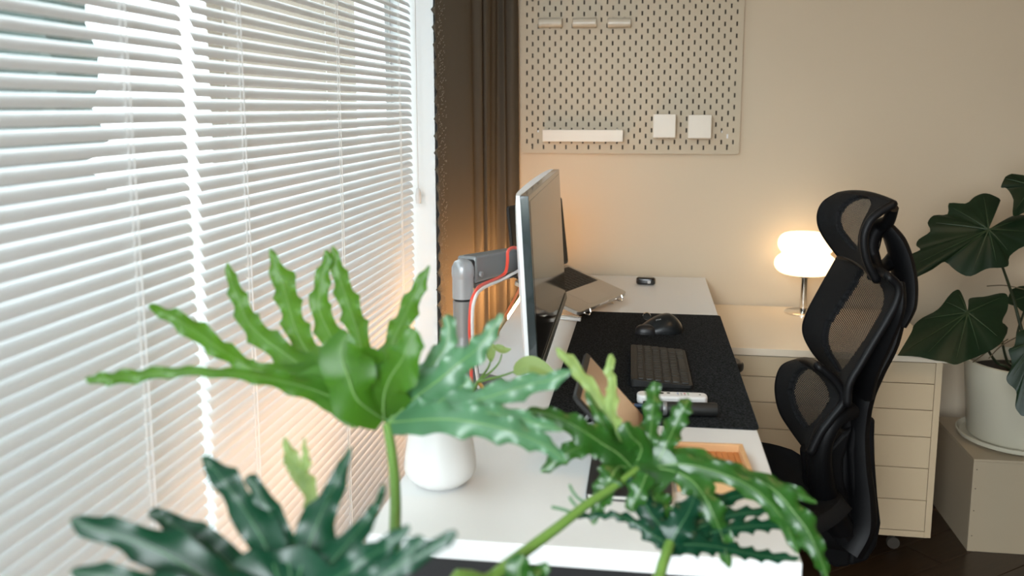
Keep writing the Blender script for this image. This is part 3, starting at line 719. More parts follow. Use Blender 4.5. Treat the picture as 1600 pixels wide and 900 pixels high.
cB = outline_leaf(bp, LB, (1509, 493), 2.62, (-.1, .8), m_leafK, m_veinK, [(1410, 552), (1440, 500), (1475, 472), (1497, 460), (1445, 556), (1492, 566), (1530, 552), (1560, 530), (1565, 465)], .03, .007, 2.4)
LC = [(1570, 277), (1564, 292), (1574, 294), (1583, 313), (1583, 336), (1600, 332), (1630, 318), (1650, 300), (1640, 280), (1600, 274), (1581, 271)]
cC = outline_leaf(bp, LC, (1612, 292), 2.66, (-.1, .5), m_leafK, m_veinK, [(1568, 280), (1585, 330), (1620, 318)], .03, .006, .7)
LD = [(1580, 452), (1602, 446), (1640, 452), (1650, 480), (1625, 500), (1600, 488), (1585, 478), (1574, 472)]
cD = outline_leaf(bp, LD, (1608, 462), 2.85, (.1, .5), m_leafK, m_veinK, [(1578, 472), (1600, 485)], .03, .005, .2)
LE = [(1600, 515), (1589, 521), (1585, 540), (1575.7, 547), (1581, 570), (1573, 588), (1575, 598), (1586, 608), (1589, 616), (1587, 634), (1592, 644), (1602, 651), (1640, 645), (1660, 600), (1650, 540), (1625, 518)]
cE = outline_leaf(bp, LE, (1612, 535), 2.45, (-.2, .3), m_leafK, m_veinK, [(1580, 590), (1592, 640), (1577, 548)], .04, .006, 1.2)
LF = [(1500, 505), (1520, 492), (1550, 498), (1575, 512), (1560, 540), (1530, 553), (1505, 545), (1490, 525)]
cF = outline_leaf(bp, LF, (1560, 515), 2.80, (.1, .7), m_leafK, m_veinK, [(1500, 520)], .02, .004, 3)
soil0 = BP+Vector((0, 0, .222))
for c_, via, o_ in ((cA, at(1578, 450, 2.78), (.02, -.02)), (cB, at(1552, 560, 2.8), (-.03, -.03)), (cC, at(1640, 400, 2.9), (.05, .02)), (cD, at(1590, 520, 2.9), (.01, .03)), (cE, at(1605, 540, 2.6), (.03, -.05)), (cF, at(1572, 560, 2.85), (-.02, 0))):
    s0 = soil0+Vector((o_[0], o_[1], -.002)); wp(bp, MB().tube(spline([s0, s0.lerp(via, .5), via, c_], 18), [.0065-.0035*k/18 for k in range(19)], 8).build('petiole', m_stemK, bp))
for pts_ in ([(1542, 447, 2.8), (1570, 446, 2.8), (1600, 452, 2.8)], [(1545, 560, 2.75), (1565, 540, 2.75), (1598, 522, 2.7)], [(1520, 566, 2.75), (1545, 548, 2.7), (1575, 530, 2.7)]):
    wp(bp, MB().tube(spline([at(*p_) for p_ in pts_], 12), .0017, 6).build('aerial_root', mat('root_brown', (.12, .09, .05), .7), bp))

# ------------------------------------------------------------------ office chair
TH = R(12); A_ = Vector((math.sin(TH), -math.cos(TH), 0)); F_ = Vector((-math.cos(TH), -math.sin(TH), 0)); OC = Vector((.905, -1.22, 0))
def ch(px, py, a): return on_plane(px, py, OC+A_*a, A_)
chair = thing('office_chair', 'black mesh ergonomic office chair with headrest, turned toward the desk', 'chair', OC+F_*.20)
m_fab = mat('chair_fabric', (.006, .006, .0065), .85, spec=.25, bump=.4, bscale=700)
m_frm = mat('chair_frame', (.004, .004, .0045), .5, spec=.2)
def cs(*a): return wp(chair, a[0])
def loft(F, Mm, Nn, aF, aN, inside, nm, mm, th=.012, n=30, bulge=0):
    K = 60; n *= 2
    def curve(L_, a): return spline([ch(x, y, a) for x, y in L_], n)
    cF_, cM, cN = curve(F, aF), curve(Mm, (aF+aN)/2), curve(Nn, aN); rows = []
    for i in range(n+1):
        row = []
        for j in range(K+1):
            u = j/K; p = cF_[i]*((1-u)*(1-2*u))+cM[i]*(4*u*(1-u))+cN[i]*(u*(2*u-1)); row.append(p)
        rows.append(row)
    ins = lambda i, j: inside((j+.5)/K, (i+.5)/n)
    cs(MB().grid(rows, sel=lambda i, j: not ins(i, j)).build(nm+'_rim', m_fab, chair, solid=th, auto=180, bevel=0))
    cs(MB().grid(rows, uv=True, sel=ins).build(nm+'_mesh', mm, chair, auto=180))
    rim = [r for r in rows[0]]+[rows[i][-1] for i in range(1, n+1)]+[r for r in reversed(rows[-1][:-1])]+[rows[i][0] for i in range(n-1, 0, -1)]
    cs(MB().tube(rim, th*.62, 8, closed=True).build(nm+'_piping', m_frm, chair, auto=180))
    return rows
hr = loft([(1309, 306), (1290, 318), (1282, 335), (1284, 355), (1296, 376), (1313, 398)],
          [(1350, 304), (1342, 318), (1334, 338), (1330, 362), (1336, 388), (1343, 410)],
          [(1396, 319), (1374, 332), (1358, 348), (1350, 372), (1354, 405), (1369, 437)], -.14, .14,
          lambda u, v: ((u-.56)/.31)**2+((v-.43)/.36)**2 < 1, 'headrest', m_mesh2, .014)
# headrest shell behind near wing and its carrier
cs(MB().tube(spline([ch(1396, 325, .10), ch(1388, 345, .07), ch(1377, 352, .04), ch(1366, 365, .03), ch(1361, 385, .03), ch(1366, 405, .04), ch(1374, 432, .08)], 24), [.011+.005*math.sin(math.pi*k/24) for k in range(25)], 10).build('headrest_bracket', m_frm, chair))
cs(MB().tube([ch(1376, 365, .0), ch(1367, 402, .0)], .0055, 10).build('headrest_post', m_chrome, chair))
ub = loft([(1312, 404), (1286, 450), (1264, 492), (1259, 518), (1271, 545), (1291, 570), (1308, 593), (1324, 622)],
          [(1350, 412), (1352, 450), (1340, 485), (1326, 515), (1316, 545), (1314, 570), (1316, 595), (1324, 626)],
          [(1388, 432), (1403, 448), (1400, 472), (1384, 503), (1364, 536), (1344, 570), (1327, 600), (1324, 630)], -.21, .21,
          lambda u, v: ((u-.56)/.33)**2+(max(0, (.46-v))/.43)**2+(max(0, v-.46)/.32)**2 < 1, 'backrest', m_mesh, .014, 36)
lu = loft([(1246, 566), (1224, 576), (1216, 605), (1222, 640), (1240, 670), (1262, 700)],
          [(1262, 565), (1266, 582), (1262, 612), (1262, 645), (1262, 672), (1264, 704)],
          [(1278, 572), (1306, 596), (1318, 625), (1300, 652), (1282, 676), (1267, 706)], -.15, .15,
          lambda u, v: ((u-.55)/.31)**2+((v-.44)/.33)**2 < 1, 'lumbar_support', m_mesh2, .015, 30)
# outer spine
def pipe(pts, rs, nm, n=26, m_=None, flat=1.0):
    P_ = spline([ch(*p) for p in pts], n); r_ = [lerpl(rs, k/n) for k in range(n+1)]
    return cs(MB().tube(P_, r_, 12, flat=flat, flatdir=A_ if flat != 1 else None).build(nm, m_ or m_frm, chair))
pipe([(1383, 352, .02), (1398, 375, .02), (1408, 405, .02), (1413, 440, .02), (1411, 475, .02), (1400, 506, .02)], [.012, .018, .020, .021, .021, .016], 'upper_spine', flat=2.2)
pipe([(1400, 395, .0), (1388, 412, .0), (1375, 420, .02), (1366, 432, .06)], [.012, .014, .012, .010], 'yoke', flat=1.6)
pipe([(1404, 440, .16), (1400, 480, .16), (1378, 530, .12), (1358, 575, .08), (1350, 610, .04)], [.010, .016, .020, .020, .020], 'near_back_frame', flat=1.6)
pipe([(1404, 470, 0), (1385, 530, 0), (1358, 580, 0), (1343, 620, 0), (1338, 670, 0), (1339, 720, 0), (1343, 770, 0), (1340, 815, 0), (1320, 850, 0)], [.018, .024, .027, .027, .024, .026, .030, .034, .036], 'spine', 40, flat=1.8)
pipe([(1330, 640, .10), (1302, 655, .12), (1284, 690, .12), (1280, 730, .10), (1290, 780, .06), (1310, 820, .03)], [.018, .020, .022, .026, .028, .030], 'lumbar_arm', 30, flat=1.3)
pipe([(1322, 625, .0), (1326, 660, .0), (1320, 700, .0), (1318, 760, .0), (1318, 800, .0)], [.020, .020, .014, .014, .02], 'lumbar_post', 20)
pipe([(1262, 700, .0), (1272, 730, 0), (1285, 790, 0), (1310, 830, 0)], [.016, .026, .034, .036], 'lower_bracket', 16, flat=1.5)
def plate(poly, a0, a1, nm):
    q = MB(); n_ = len(poly); vs = [ch(x, y, a0) for x, y in poly]+[ch(x, y, a0)+A_*(a1-a0) for x, y in poly]
    q.add(vs, [tuple(range(n_-1, -1, -1)), tuple(range(n_, 2*n_))]+[(i, (i+1) % n_, n_+(i+1) % n_, n_+i) for i in range(n_)])
    return cs(q.build(nm, m_frm, chair, bevel=.008, seg=3, smooth=False))
plate([(1318, 640), (1350, 640), (1349, 668), (1350, 704), (1354, 760), (1359, 800), (1353, 834), (1338, 858), (1310, 866), (1318, 780), (1312, 720), (1310, 690)], -.03, .03, 'spine_shell')
plate([(1266, 712), (1280, 686), (1300, 664), (1316, 654), (1306, 690), (1301, 705), (1302, 735), (1309, 762), (1316, 790), (1312, 866), (1290, 868), (1258, 850), (1254, 800), (1264, 750)], -.03, .03, 'lumbar_shell')
# seat
SC = OC + F_*.29; SZ = .465
def seatp(u, v, dz=0):        # u across -1..1, v 0 back .. 1 front
    e = 1-.10*(abs(v-.5)*2)**4-.30*max(0, 1-v/.45)**2
    return SC + A_*(u*.245*e) + F_*((v-.5)*.46*(1-.10*u**4)) + Vector((0, 0, SZ + .030*abs(u)**2.5 - .05*max(0, v-.72)**2*6 + .05*max(0, .25-v) + dz))
rows = [[seatp(-1+2*j/24, i/20) for j in range(25)] for i in range(21)]
ins = lambda i, j: 3 < j < 20 and 3 < i < 17
cs(MB().grid(rows, sel=lambda i, j: not ins(i, j)).build('seat_rim', m_fab, chair, solid=.03, auto=180, offs=0))
cs(MB().grid(rows, uv=True, sel=ins).build('seat_mesh', m_mesh2, chair, auto=180))
base_c2 = SC+F_*(-.02)
cs(MB().lathe([(.09, .40), (.10, .42), (.10, .445), (.05, .455), (0, .455)], (base_c2.x, base_c2.y, 0), 28).build('tilt_mechanism', m_frm, chair))
for s_ in (0,):
    cs(MB().tube([base_c2+Vector((0, 0, .425)), ch(1318, 836, 0)], [.05, .04], 10).build('back_bracket', m_frm, chair))
cs(MB().lathe([(.025, .10), (.025, .41)], (base_c2.x, base_c2.y, 0), 24).build('gas_lift', m_grey, chair))
cs(MB().lathe([(.0, .075), (.045, .075), (.045, .13), (.03, .14), (0, .14)], (base_c2.x, base_c2.y, 0), 24).build('hub', m_frm, chair))
for k in range(5):
    a = TH+R(20+72*k); dv = Vector((math.cos(a), math.sin(a), 0)); b = Vector((base_c2.x, base_c2.y, 0))
    cs(MB().tube([b+dv*.03+Vector((0, 0, .11)), b+dv*.18+Vector((0, 0, .10)), b+dv*.29+Vector((0, 0, .075))], [.024, .020, .014], 10).build('base_leg', m_frm, chair))
    w_ = b+dv*.285; pv = Vector((-dv.y, dv.x, 0))
    q = MB()
    for s_ in (-1, 1): q.tube([w_+pv*(.006*s_)+Vector((0, 0, .028)), w_+pv*(.024*s_)+Vector((0, 0, .028))], .0265, 18)
    q.tube([w_+Vector((0, 0, .028)), w_+Vector((0, 0, .075))], .007, 8)
    cs(q.build('caster', m_blk, chair))
# far armrest, its pad ends just past the desk edge
E_ = onz(1160, 570, .655)
ap = E_+F_*.125
q = MB(); prism(q, rrect(.25, .085, .036, 6), -.013, .013, lambda x, y, z: ap+F_*x*1+A_*y+Vector((0, 0, z)))
cs(q.build('armrest_pad', m_blk, chair, bevel=.009, seg=3))
j0 = ap+F_*.02; j1 = SC - A_*.27
cs(MB().tube(spline([j0+Vector((0, 0, -.012)), j0+Vector((0, 0, -.10)), Vector((j1.x, j1.y, .44)), Vector((base_c2.x, base_c2.y, .43))], 14), .016, 10).build('armrest_post', m_frm, chair))

# ------------------------------------------------------------------ white vase with its trailing plant
VC = Vector((.106, -1.905, DZ))
vs_ = thing('plant_pot', 'small white ceramic pot on the desk holding thin trailing stems', 'pot', VC)
MB().lathe([(.032, .0), (.038, .002), (.052, .014), (.058, .026), (.057, .045), (.0495, .090), (.0455, .113), (.045, .116), (.043, .1165), (.041, .113), (.0425, .085), (0, .085)], n=64).build('vessel', m_pot, vs_)
MB().lathe([(.0425, .0865), (.02, .090), (0, .091)], n=24).build('soil', m_soil, vs_)
J = at(746, 597, 1.52)
def vst(pts_, r0, r1): P_ = spline(pts_, 16); wp(vs_, MB().tube(P_, [r0+(r1-r0)*k/16 for k in range(17)], 8).build('stem', m_stem, vs_))
s0 = VC+Vector((.008, .01, .088))
vst([s0, VC+Vector((.012, .03, .16)), at(735, 612, 1.50), J], .003, .003)
def smallleaf(pts_, wpx, m_=m_leafP, roll=0, nm='leaf'):
    P_ = spline([at(*p_) for p_ in pts_], 16); rows = []
    n_ = (-FW*.8+Vector((0, 0, .6))).normalized()
    for k, p in enumerate(P_):
        t = k/16; tg = (P_[min(k+1, 16)]-P_[max(k-1, 0)]).normalized(); sd = tg.cross(n_).normalized()
        w2 = wpx*pts_[0][2]/FPX*(math.sin(math.pi*min(1, t**.7*1.0))**.8 if 0 < t < 1 else .02)
        rows.append([p+sd*(u*w2)+n_*(abs(u)*w2*.45) for u in (-1, -.6, -.25, 0, .25, .6, 1)])
    lf = wp(vs_, MB().grid(rows).build(nm, m_, vs_, auto=180))
smallleaf([(802, 583, 1.50), (825, 572, 1.49), (850, 580, 1.48), (872, 592, 1.47)], 15)
smallleaf([(772, 538, 1.55), (768, 548, 1.54), (767, 560, 1.54), (768, 566, 1.54)], 7)
smallleaf([(772, 540, 1.54), (782, 546, 1.53), (790, 548, 1.53), (799, 545, 1.53)], 7)
vst([J, at(765, 592, 1.51), at(785, 587, 1.50), at(802, 581, 1.50)], .0026, .0014)
vst([J, at(757, 583, 1.53), at(764, 572, 1.54), at(767, 560, 1.54)], .0022, .0012)
vst([J, at(768, 580, 1.53), at(780, 566, 1.53), at(784, 553, 1.53)], .0022, .0012)
smallleaf([(745, 597, 1.52), (750, 601, 1.515), (755, 607, 1.51), (757, 611, 1.51)], 3, mat('leaf_brown', (.45, .24, .05), .6))

# ------------------------------------------------------------------ foreground philodendron
PP = Vector((.26, -2.60, 0))
ph = thing('philodendron', 'large foreground philodendron with wavy deeply lobed green leaves', 'plant', PP)
MB().lathe([(.12, .0), (.13, .01), (.165, .30), (.168, .31), (.158, .31), (.15, .27), (0, .27)], (0, 0, .22), n=40).build('pot', m_pot2, ph)
MB().lathe([(.0, .0), (.14, 0), (.15, .22), (0, .22)], n=32).build('plant_stand', m_blk2, ph)
MB().lathe([(.150, .4905), (.08, .5), (0, .502)], n=24).build('soil', m_soil, ph)
def lobe(mb, vb, pts_, ws, teeth=7, amp=.22, ruf=.35, tilt=(0, .45), seed=0, n=64, camber=.22):
    P_ = spline([at(*p_) for p_ in pts_], n); d = pts_[0][2]
    n_ = (-FW + RT*tilt[0] + Vector((0, 0, 1))*tilt[1]).normalized(); rows = []
    for k, p in enumerate(P_):
        t = k/n; tg = (P_[min(k+1, n)]-P_[max(k-1, 0)]).normalized(); sd = tg.cross(n_).normalized(); nn = sd.cross(tg).normalized()
        w = lerpl(ws, t)*d/FPX*(1 if t < .90 else math.sqrt(max(0, 1-((t-.90)/.10)**2))+.02)
        row = []
        for u in (-1, -.82, -.55, -.25, 0, .25, .55, .82, 1):
            s1 = seed+(1.3 if u > 0 else 0); ph_ = teeth*2*math.pi*t+s1*2
            fr_ = (ph_/(2*math.pi)) % 1; st_ = fr_/.72 if fr_ < .72 else (1-fr_)/.28
            wt = w*(1+amp*2.1*(st_**1.5-.45)*abs(u)**1.5*min(1, 4*t))
            hz = camber*w*abs(u)**1.3 + ruf*.8*w*math.cos(ph_+.6)*abs(u)**3*min(1, 4*t)
            row.append(p+sd*(u*wt)-nn*(hz if nn.dot(-FW) > 0 else -hz))
        rows.append(row)
    mb.grid(rows)
    sg = 1 if (P_[1]-P_[0]).normalized().cross(n_).cross((P_[1]-P_[0])).dot(-FW) > 0 else -1
    vb.tube([p-FW*.0022 for p in P_], [max(.0003, lerpl(ws, k/n)*d/FPX*.045*(1-.75*k/n)) for k in range(n+1)], 5)
def web(mb, pts_, ctr):
    # filled blade around the petiole joint
    m3 = [at(*p_) for p_ in pts_]; m3.append(m3[0]); den = spline(m3, len(pts_)*4)[:-1]; C0 = at(*ctr); N_ = len(den); vs = [C0]; fs = []
    for k in range(1, 6):
        for i, w in enumerate(den):
            v = (w-C0)*(k/5); vs.append(C0+v+Vector((0, 0, .004*math.sin(i*.9)*k/5)) + FW*(.02*(k/5)*(1-k/5)))
    for i in range(N_): fs.append((0, 1+i, 1+(i+1) % N_))
    for k in range(4):
        for i in range(N_): fs.append((1+k*N_+i, 1+k*N_+(i+1) % N_, 1+(k+1)*N_+(i+1) % N_, 1+(k+1)*N_+i))
    mb.add(vs, fs)
def make_leaf(label, lobes, web_, m_, mv, **kw):
    mb, vb = MB(), MB()
    for i, L_ in enumerate(lobes):
        k2 = dict(kw); k2.update(L_[2] if len(L_) > 2 else {}); lobe(mb, vb, L_[0], L_[1], seed=i*1.7, **k2)
    if web_: web(mb, *web_)
    lf = wp(ph, mb.build('leaf', m_, ph, auto=180)); tag(lf, label); vb.build('vein', mv, lf); return lf
D = 1.08
# bright leaf, left half
make_leaf('bright green backlit lobes', [
    ([(560, 640, D), (500, 612, 1.06), (440, 595, 1.04), (380, 585, 1.02), (310, 580, 1.0), (250, 582, .99), (200, 588, .98), (160, 591, .97), (133, 592, .97)], [24, 20, 14, 9, 7, 9, 11, 9, 6], dict(teeth=8, ruf=.5)),
    ([(560, 640, D), (480, 590, 1.09), (400, 578, 1.09), (372, 562, 1.09), (345, 545, 1.08), (310, 520, 1.07), (275, 497, 1.06), (250, 486, 1.06), (232, 477, 1.05)], [30, 26, 12, 13, 15, 16, 13, 8, 4]),
    ([(570, 640, D), (510, 600, 1.1), (450, 555, 1.12), (415, 530, 1.13), (390, 505, 1.14), (378, 480, 1.15), (368, 455, 1.15), (360, 430, 1.16), (355, 410, 1.16)], [34, 30, 20, 20, 18, 15, 13, 8, 3]),
    ([(580, 640, D), (535, 600, 1.12), (490, 560, 1.15), (470, 530, 1.17), (458, 500, 1.18), (450, 470, 1.19), (442, 440, 1.2), (430, 412, 1.2), (422, 388, 1.2)], [36, 30, 22, 22, 20, 20, 22, 10, 3]),
    ([(585, 640, D), (560, 600, 1.12), (535, 560, 1.16), (515, 520, 1.18), (500, 485, 1.2), (500, 455, 1.2), (505, 425, 1.2), (512, 400, 1.2), (507, 392, 1.2)], [34, 30, 22, 22, 18, 16, 12, 8, 4]),
    ([(590, 640, D), (580, 600, 1.12), (568, 560, 1.15), (560, 520, 1.17), (550, 490, 1.19), (540, 460, 1.2), (530, 430, 1.21), (524, 405, 1.21), (520, 384, 1.21)], [30, 26, 18, 18, 20, 18, 14, 9, 3]),
    ([(605, 655, D), (605, 620, 1.11), (602, 590, 1.13), (606, 560, 1.14), (618, 525, 1.15), (632, 495, 1.16), (646, 465, 1.17), (658, 440, 1.17), (671, 414, 1.17)], [22, 24, 20, 18, 18, 18, 15, 11, 3]),
    ([(600, 655, D), (600, 620, 1.06), (610, 590, 1.04), (630, 560, 1.02), (640, 535, 1.02), (650, 515, 1.02)], [30, 36, 34, 28, 20, 8], dict(teeth=3)),
    ([(600, 655, D), (560, 625, 1.04), (545, 590, 1.03), (535, 560, 1.03), (535, 535, 1.03), (545, 520, 1.03)], [20, 36, 40, 34, 24, 10], dict(teeth=2, amp=.12, ruf=.2)),
], ([(605, 664, D), (560, 645, D), (500, 622, 1.06), (440, 604, 1.05), (430, 585, 1.06), (470, 578, 1.07), (520, 570, 1.08), (560, 545, 1.08), (610, 560, 1.09), (640, 590, 1.08), (650, 630, D), (640, 655, D)], (590, 635, D)), m_leafL, m_vein, teeth=6, amp=.22, ruf=.35)
# its right half, sky sheen put into a bluish leaf colour
make_leaf('green lobes with sky sheen put into their pale bluish colour', [
    ([(607, 660, D), (625, 630, 1.08), (650, 600, 1.08), (675, 570, 1.08), (693, 545, 1.08), (702, 520, 1.08), (700, 500, 1.08), (697, 492, 1.08)], [16, 22, 22, 18, 15, 13, 10, 5]),
    ([(607, 660, D), (650, 620, 1.07), (690, 590, 1.06), (720, 565, 1.06), (745, 545, 1.05), (762, 525, 1.05), (775, 505, 1.05), (785, 490, 1.05)], [18, 24, 26, 22, 18, 13, 9, 4]),
    ([(607, 660, D), (660, 645, 1.06), (710, 632, 1.05), (755, 622, 1.04), (795, 610, 1.03), (830, 600, 1.03), (865, 592, 1.02), (893, 578, 1.02)], [20, 24, 22, 18, 20, 16, 12, 4]),
    ([(607, 660, D), (660, 655, 1.04), (710, 655, 1.02), (755, 662, 1.01), (795, 672, 1.0), (830, 685, 1.0), (860, 700, 1.0), (884, 722, 1.0)], [18, 22, 24, 22, 20, 16, 12, 4]),
    ([(690, 650, 1.04), (720, 640, 1.03), (760, 645, 1.02), (800, 650, 1.02), (840, 662, 1.01), (880, 672, 1.01)], [10, 14, 16, 14, 12, 3]),
    ([(607, 660, D), (650, 650, 1.06), (690, 625, 1.06), (720, 605, 1.06), (735, 590, 1.06)], [16, 26, 26, 20, 8]),
], None, m_leafG, m_vein, teeth=5, amp=.2, ruf=.3)
wp(ph, MB().tube(spline([at(605, 663, D), at(614, 720, 1.06), at(618, 780, 1.03), at(616, 860, .98), at(612, 940, .92), PP+Vector((.03, .03, .50))], 30), [.0055+.002*k/30 for k in range(31)], 10).build('petiole', m_stem, ph))
# dark leaf, bottom left
K = .80
make_leaf('dark glossy bluish green lobes', [
    ([(440, 960, K), (370, 930, K), (310, 895, K), (260, 865, K), (215, 845, .8), (175, 832, .8), (140, 822, .8), (110, 812, .8)], [30, 34, 36, 34, 26, 22, 18, 9]),
    ([(440, 960, K), (400, 920, .82), (370, 890, .83), (340, 862, .84), (305, 838, .84), (270, 818, .85), (248, 806, .85), (232, 800, .85)], [20, 26, 26, 26, 22, 18, 12, 8]),
    ([(450, 960, K), (435, 900, .82), (415, 850, .84), (395, 815, .85), (372, 780, .86), (350, 750, .86), (332, 728, .87), (316, 713, .87)], [24, 30, 34, 30, 22, 24, 14, 5]),
    ([(455, 960, K), (455, 900, .82), (445, 860, .84), (433, 825, .85), (420, 795, .86), (405, 768, .86), (393, 752, .86), (386, 743, .86)], [26, 30, 26, 20, 16, 14, 12, 8]),
    ([(460, 960, K), (468, 900, .82), (480, 860, .84), (495, 820, .85), (510, 785, .86), (525, 755, .87), (538, 725, .87), (548, 698, .87)], [26, 32, 36, 32, 24, 16, 10, 4]),
    ([(465, 960, K), (500, 900, .82), (525, 870, .83), (550, 840, .84), (575, 812, .85), (588, 790, .85), (596, 770, .86), (600, 756, .86)], [20, 24, 24, 20, 12, 8, 6, 3]),
    ([(470, 960, K), (510, 915, .80), (545, 890, .79), (575, 870, .79), (600, 855, .78), (622, 838, .78), (640, 820, .78)], [20, 24, 22, 20, 16, 12, 4]),
    ([(480, 970, K), (540, 930, .78), (585, 905, .77), (620, 885, .76), (655, 868, .76), (680, 852, .76), (700, 840, .76), (714, 832, .76)], [20, 22, 20, 16, 14, 12, 10, 5]),
    ([(480, 970, K), (540, 940, .77), (580, 915, .76), (610, 890, .76), (635, 868, .76), (652, 850, .76), (660, 838, .76)], [20, 22, 20, 18, 16, 14, 8]),
    ([(430, 975, .78), (350, 950, .77), (280, 930, .76), (210, 910, .76), (160, 897, .76), (110, 893, .76)], [24, 26, 24, 20, 16, 8]),
], ([(330, 940, K), (340, 900, .81), (380, 870, .82), (430, 855, .83), (480, 860, .83), (530, 890, .81), (560, 930, K), (470, 980, K), (380, 980, K)], (450, 930, .81)), m_leafD, m_veinD, teeth=3, amp=.16, ruf=.28)
wp(ph, MB().tube(spline([at(455, 965, K), at(470, 1040, .78), PP+Vector((-.06, .04, .75)), PP+Vector((-.04, .02, .50))], 20), .007, 10).build('petiole', m_stem, ph))
# withered little leaf
make_leaf('withered curled yellow-green leaf', [
    ([(470, 905, .95), (488, 860, .95), (496, 820, .95), (488, 785, .95), (476, 755, .96), (462, 728, .96), (452, 705, .96), (444, 682, .96)], [5, 9, 12, 13, 14, 11, 8, 3]),
    ([(476, 760, .96), (474, 740, .96), (478, 718, .96), (476, 700, .96), (475, 684, .96)], [9, 10, 7, 4, 2]),
    ([(470, 735, .96), (455, 730, .96), (447, 720, .96), (445, 710, .96)], [6, 7, 5, 2]),
], None, m_leafP, m_vein, teeth=4, amp=.3, ruf=.5)
# right leaf group
G = 1.14
make_leaf('pale yellow-green upright lobes', [
    ([(975, 700, G), (960, 670, G), (945, 640, 1.15), (930, 615, 1.16), (915, 595, 1.17), (900, 575, 1.18), (885, 558, 1.18), (868, 543, 1.19)], [10, 16, 15, 12, 11, 10, 9, 3]),
    ([(962, 690, G), (955, 660, G), (953, 635, 1.15), (957, 612, 1.16), (955, 592, 1.17), (952, 575, 1.17), (956, 553, 1.18)], [12, 16, 13, 9, 7, 8, 5]),
], None, m_leafP, m_vein, teeth=4, amp=.25, ruf=.3)
make_leaf('mid green wavy lobes arching over the desk', [
    ([(1000, 740, G), (975, 705, G), (950, 675, 1.13), (935, 650, 1.13), (925, 630, 1.14), (915, 612, 1.14)], [18, 18, 14, 9, 6, 3], dict(teeth=2)),
    ([(1000, 745, G), (1008, 705, G), (1015, 680, G), (1018, 655, 1.15), (1020, 632, 1.15), (1022, 612, 1.16), (1024, 596, 1.16)], [14, 15, 15, 14, 14, 12, 7]),
    ([(1010, 750, G), (1030, 715, G), (1043, 690, G), (1053, 668, 1.15), (1062, 650, 1.15), (1070, 635, 1.15), (1076, 622, 1.16)], [14, 16, 17, 16, 15, 13, 8]),
    ([(1000, 745, G), (970, 712, 1.12), (940, 692, 1.11), (910, 672, 1.10), (885, 658, 1.1), (860, 648, 1.1), (838, 643, 1.1), (822, 641, 1.1)], [16, 20, 21, 19, 15, 11, 8, 3]),
    ([(985, 725, G), (950, 702, 1.12), (920, 695, 1.11), (890, 705, 1.1), (865, 722, 1.1), (845, 738, 1.1)], [14, 18, 16, 14, 11, 4]),
    ([(990, 735, G), (968, 728, 1.12), (955, 745, 1.1), (945, 765, 1.1), (936, 785, 1.09), (930, 805, 1.09), (926, 820, 1.09)], [18, 22, 20, 17, 14, 9, 3]),
    ([(1005, 735, G), (1012, 760, 1.12), (1022, 780, 1.11), (1035, 800, 1.1), (1045, 818, 1.1), (1050, 830, 1.1)], [18, 24, 24, 20, 14, 5]),
    ([(1010, 730, G), (1050, 735, 1.13), (1080, 750, 1.12), (1100, 775, 1.1), (1115, 805, 1.09), (1128, 838, 1.09), (1134, 865, 1.08), (1140, 888, 1.08)], [14, 17, 21, 22, 21, 17, 10, 3]),
    ([(1010, 725, G), (1060, 712, 1.15), (1100, 718, 1.15), (1140, 735, 1.14), (1180, 748, 1.13), (1215, 760, 1.13), (1248, 772, 1.12), (1276, 785, 1.12)], [13, 15, 14, 14, 14, 13, 10, 3]),
    ([(1010, 730, G), (1070, 725, 1.13), (1130, 740, 1.12), (1180, 765, 1.11), (1215, 800, 1.1), (1235, 835, 1.1), (1246, 865, 1.09)], [12, 15, 16, 16, 14, 10, 4]),
    ([(1180, 745, 1.13), (1215, 770, 1.11), (1240, 800, 1.1), (1262, 830, 1.09), (1278, 865, 1.08), (1288, 890, 1.08), (1294, 910, 1.08)], [12, 18, 22, 20, 13, 8, 3]),
    ([(990, 730, G), (1002, 700, 1.13), (985, 680, 1.12), (975, 660, 1.12)], [18, 22, 18, 8], dict(teeth=2)),
    ([(1010, 740, 1.1), (1000, 765, 1.09), (990, 785, 1.09), (985, 800, 1.09)], [14, 18, 14, 5], dict(teeth=2)),
], ([(965, 700, 1.13), (990, 690, G), (1030, 700, G), (1060, 720, 1.13), (1050, 755, 1.12), (1010, 775, 1.11), (975, 760, 1.11), (955, 730, 1.12)], (1005, 732, 1.13)), m_leafM, m_vein, teeth=5, amp=.2, ruf=.32)
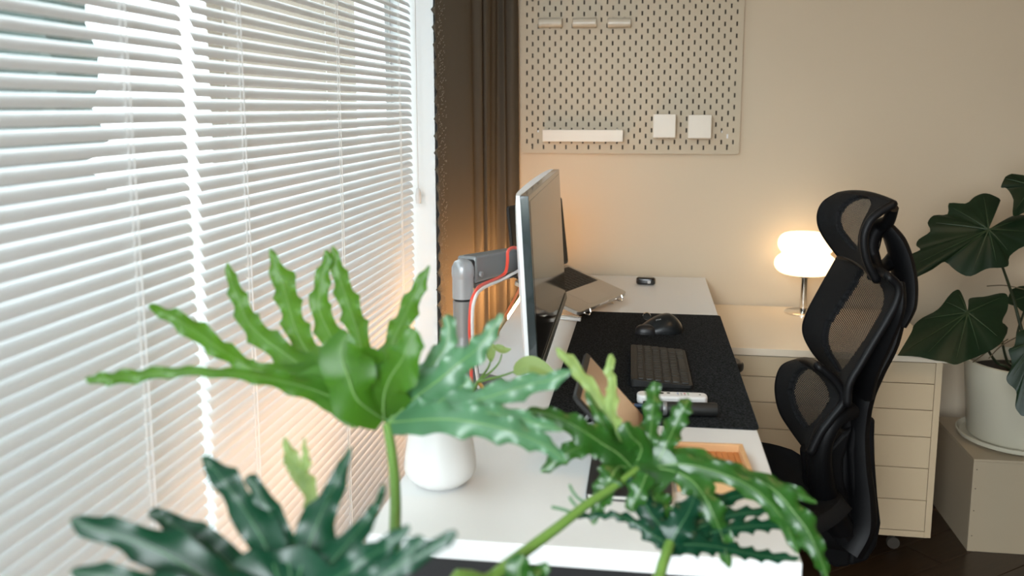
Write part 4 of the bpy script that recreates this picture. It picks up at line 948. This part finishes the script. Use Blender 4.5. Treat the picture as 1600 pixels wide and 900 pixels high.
make_leaf('darker green toothed lobes drooping over the desk corner', [
    ([(1046, 850, 1.06), (1020, 835, 1.06), (990, 815, 1.07), (960, 805, 1.07), (930, 806, 1.08), (905, 806, 1.08), (885, 803, 1.09)], [14, 14, 9, 6, 5, 4, 2], dict(teeth=8, amp=.4)),
    ([(1046, 850, 1.06), (1065, 820, 1.08), (1090, 800, 1.1), (1120, 785, 1.12), (1150, 775, 1.13), (1180, 770, 1.14)], [18, 24, 20, 14, 10, 3], dict(teeth=5)),
    ([(1046, 850, 1.06), (1085, 838, 1.08), (1125, 828, 1.09), (1165, 822, 1.1), (1205, 820, 1.11), (1240, 822, 1.12)], [18, 22, 15, 12, 10, 3], dict(teeth=8, amp=.35)),
    ([(1046, 850, 1.06), (1090, 850, 1.07), (1130, 855, 1.08), (1170, 864, 1.09), (1210, 870, 1.1), (1250, 872, 1.1)], [16, 18, 12, 10, 9, 3], dict(teeth=8, amp=.35)),
    ([(1046, 850, 1.06), (1090, 825, 1.08), (1130, 808, 1.1), (1170, 800, 1.11), (1205, 798, 1.12)], [18, 20, 12, 9, 3], dict(teeth=6, amp=.35)),
    ([(1046, 850, 1.06), (1030, 820, 1.08), (1015, 800, 1.09), (1000, 770, 1.1), (985, 745, 1.11)], [16, 22, 22, 18, 8], dict(teeth=3)),
    ([(1046, 850, 1.06), (1060, 825, 1.06), (1075, 800, 1.07), (1085, 775, 1.08)], [18, 26, 22, 8], dict(teeth=2)),
], None, m_leafD, m_veinD, teeth=4, amp=.22, ruf=.3)
wp(ph, MB().tube(spline([at(1046, 850, 1.06), at(1036, 880, 1.03), at(1020, 915, 1.0), at(930, 1010, .9), PP+Vector((.05, 0, .50))], 24), .0065, 10).build('petiole', m_stem, ph))
wp(ph, MB().tube(spline([at(995, 733, 1.13), at(960, 760, 1.10), at(920, 786, 1.07), at(870, 825, 1.03), at(812, 868, .99), at(765, 905, .95), at(700, 960, .9), PP+Vector((.05, .05, .50))], 30), [.0045+.0035*k/30 for k in range(31)], 10).build('petiole', m_stem, ph))
make_leaf('rounded green leaf base low in the foreground', [
    ([(812, 930, .96), (812, 905, .96), (812, 885, .96), (818, 868, .96)], [20, 24, 20, 8], dict(teeth=1, amp=.1)),
    ([(812, 930, .96), (835, 905, .96), (848, 890, .97), (858, 884, .97)], [14, 16, 12, 5], dict(teeth=2, amp=.15))], None, m_leafM, m_vein)
for pts_ in ([(920, 786, 1.07), (905, 780, 1.07), (895, 768, 1.07), (890, 758, 1.08)], [(905, 797, 1.06), (893, 800, 1.06), (880, 796, 1.06), (862, 792, 1.06)], [(900, 790, 1.06), (893, 782, 1.06), (890, 776, 1.06)]):
    wp(ph, MB().tube(spline([at(*p_) for p_ in pts_], 8), .0018, 6).build('tendril', m_veinD, ph))
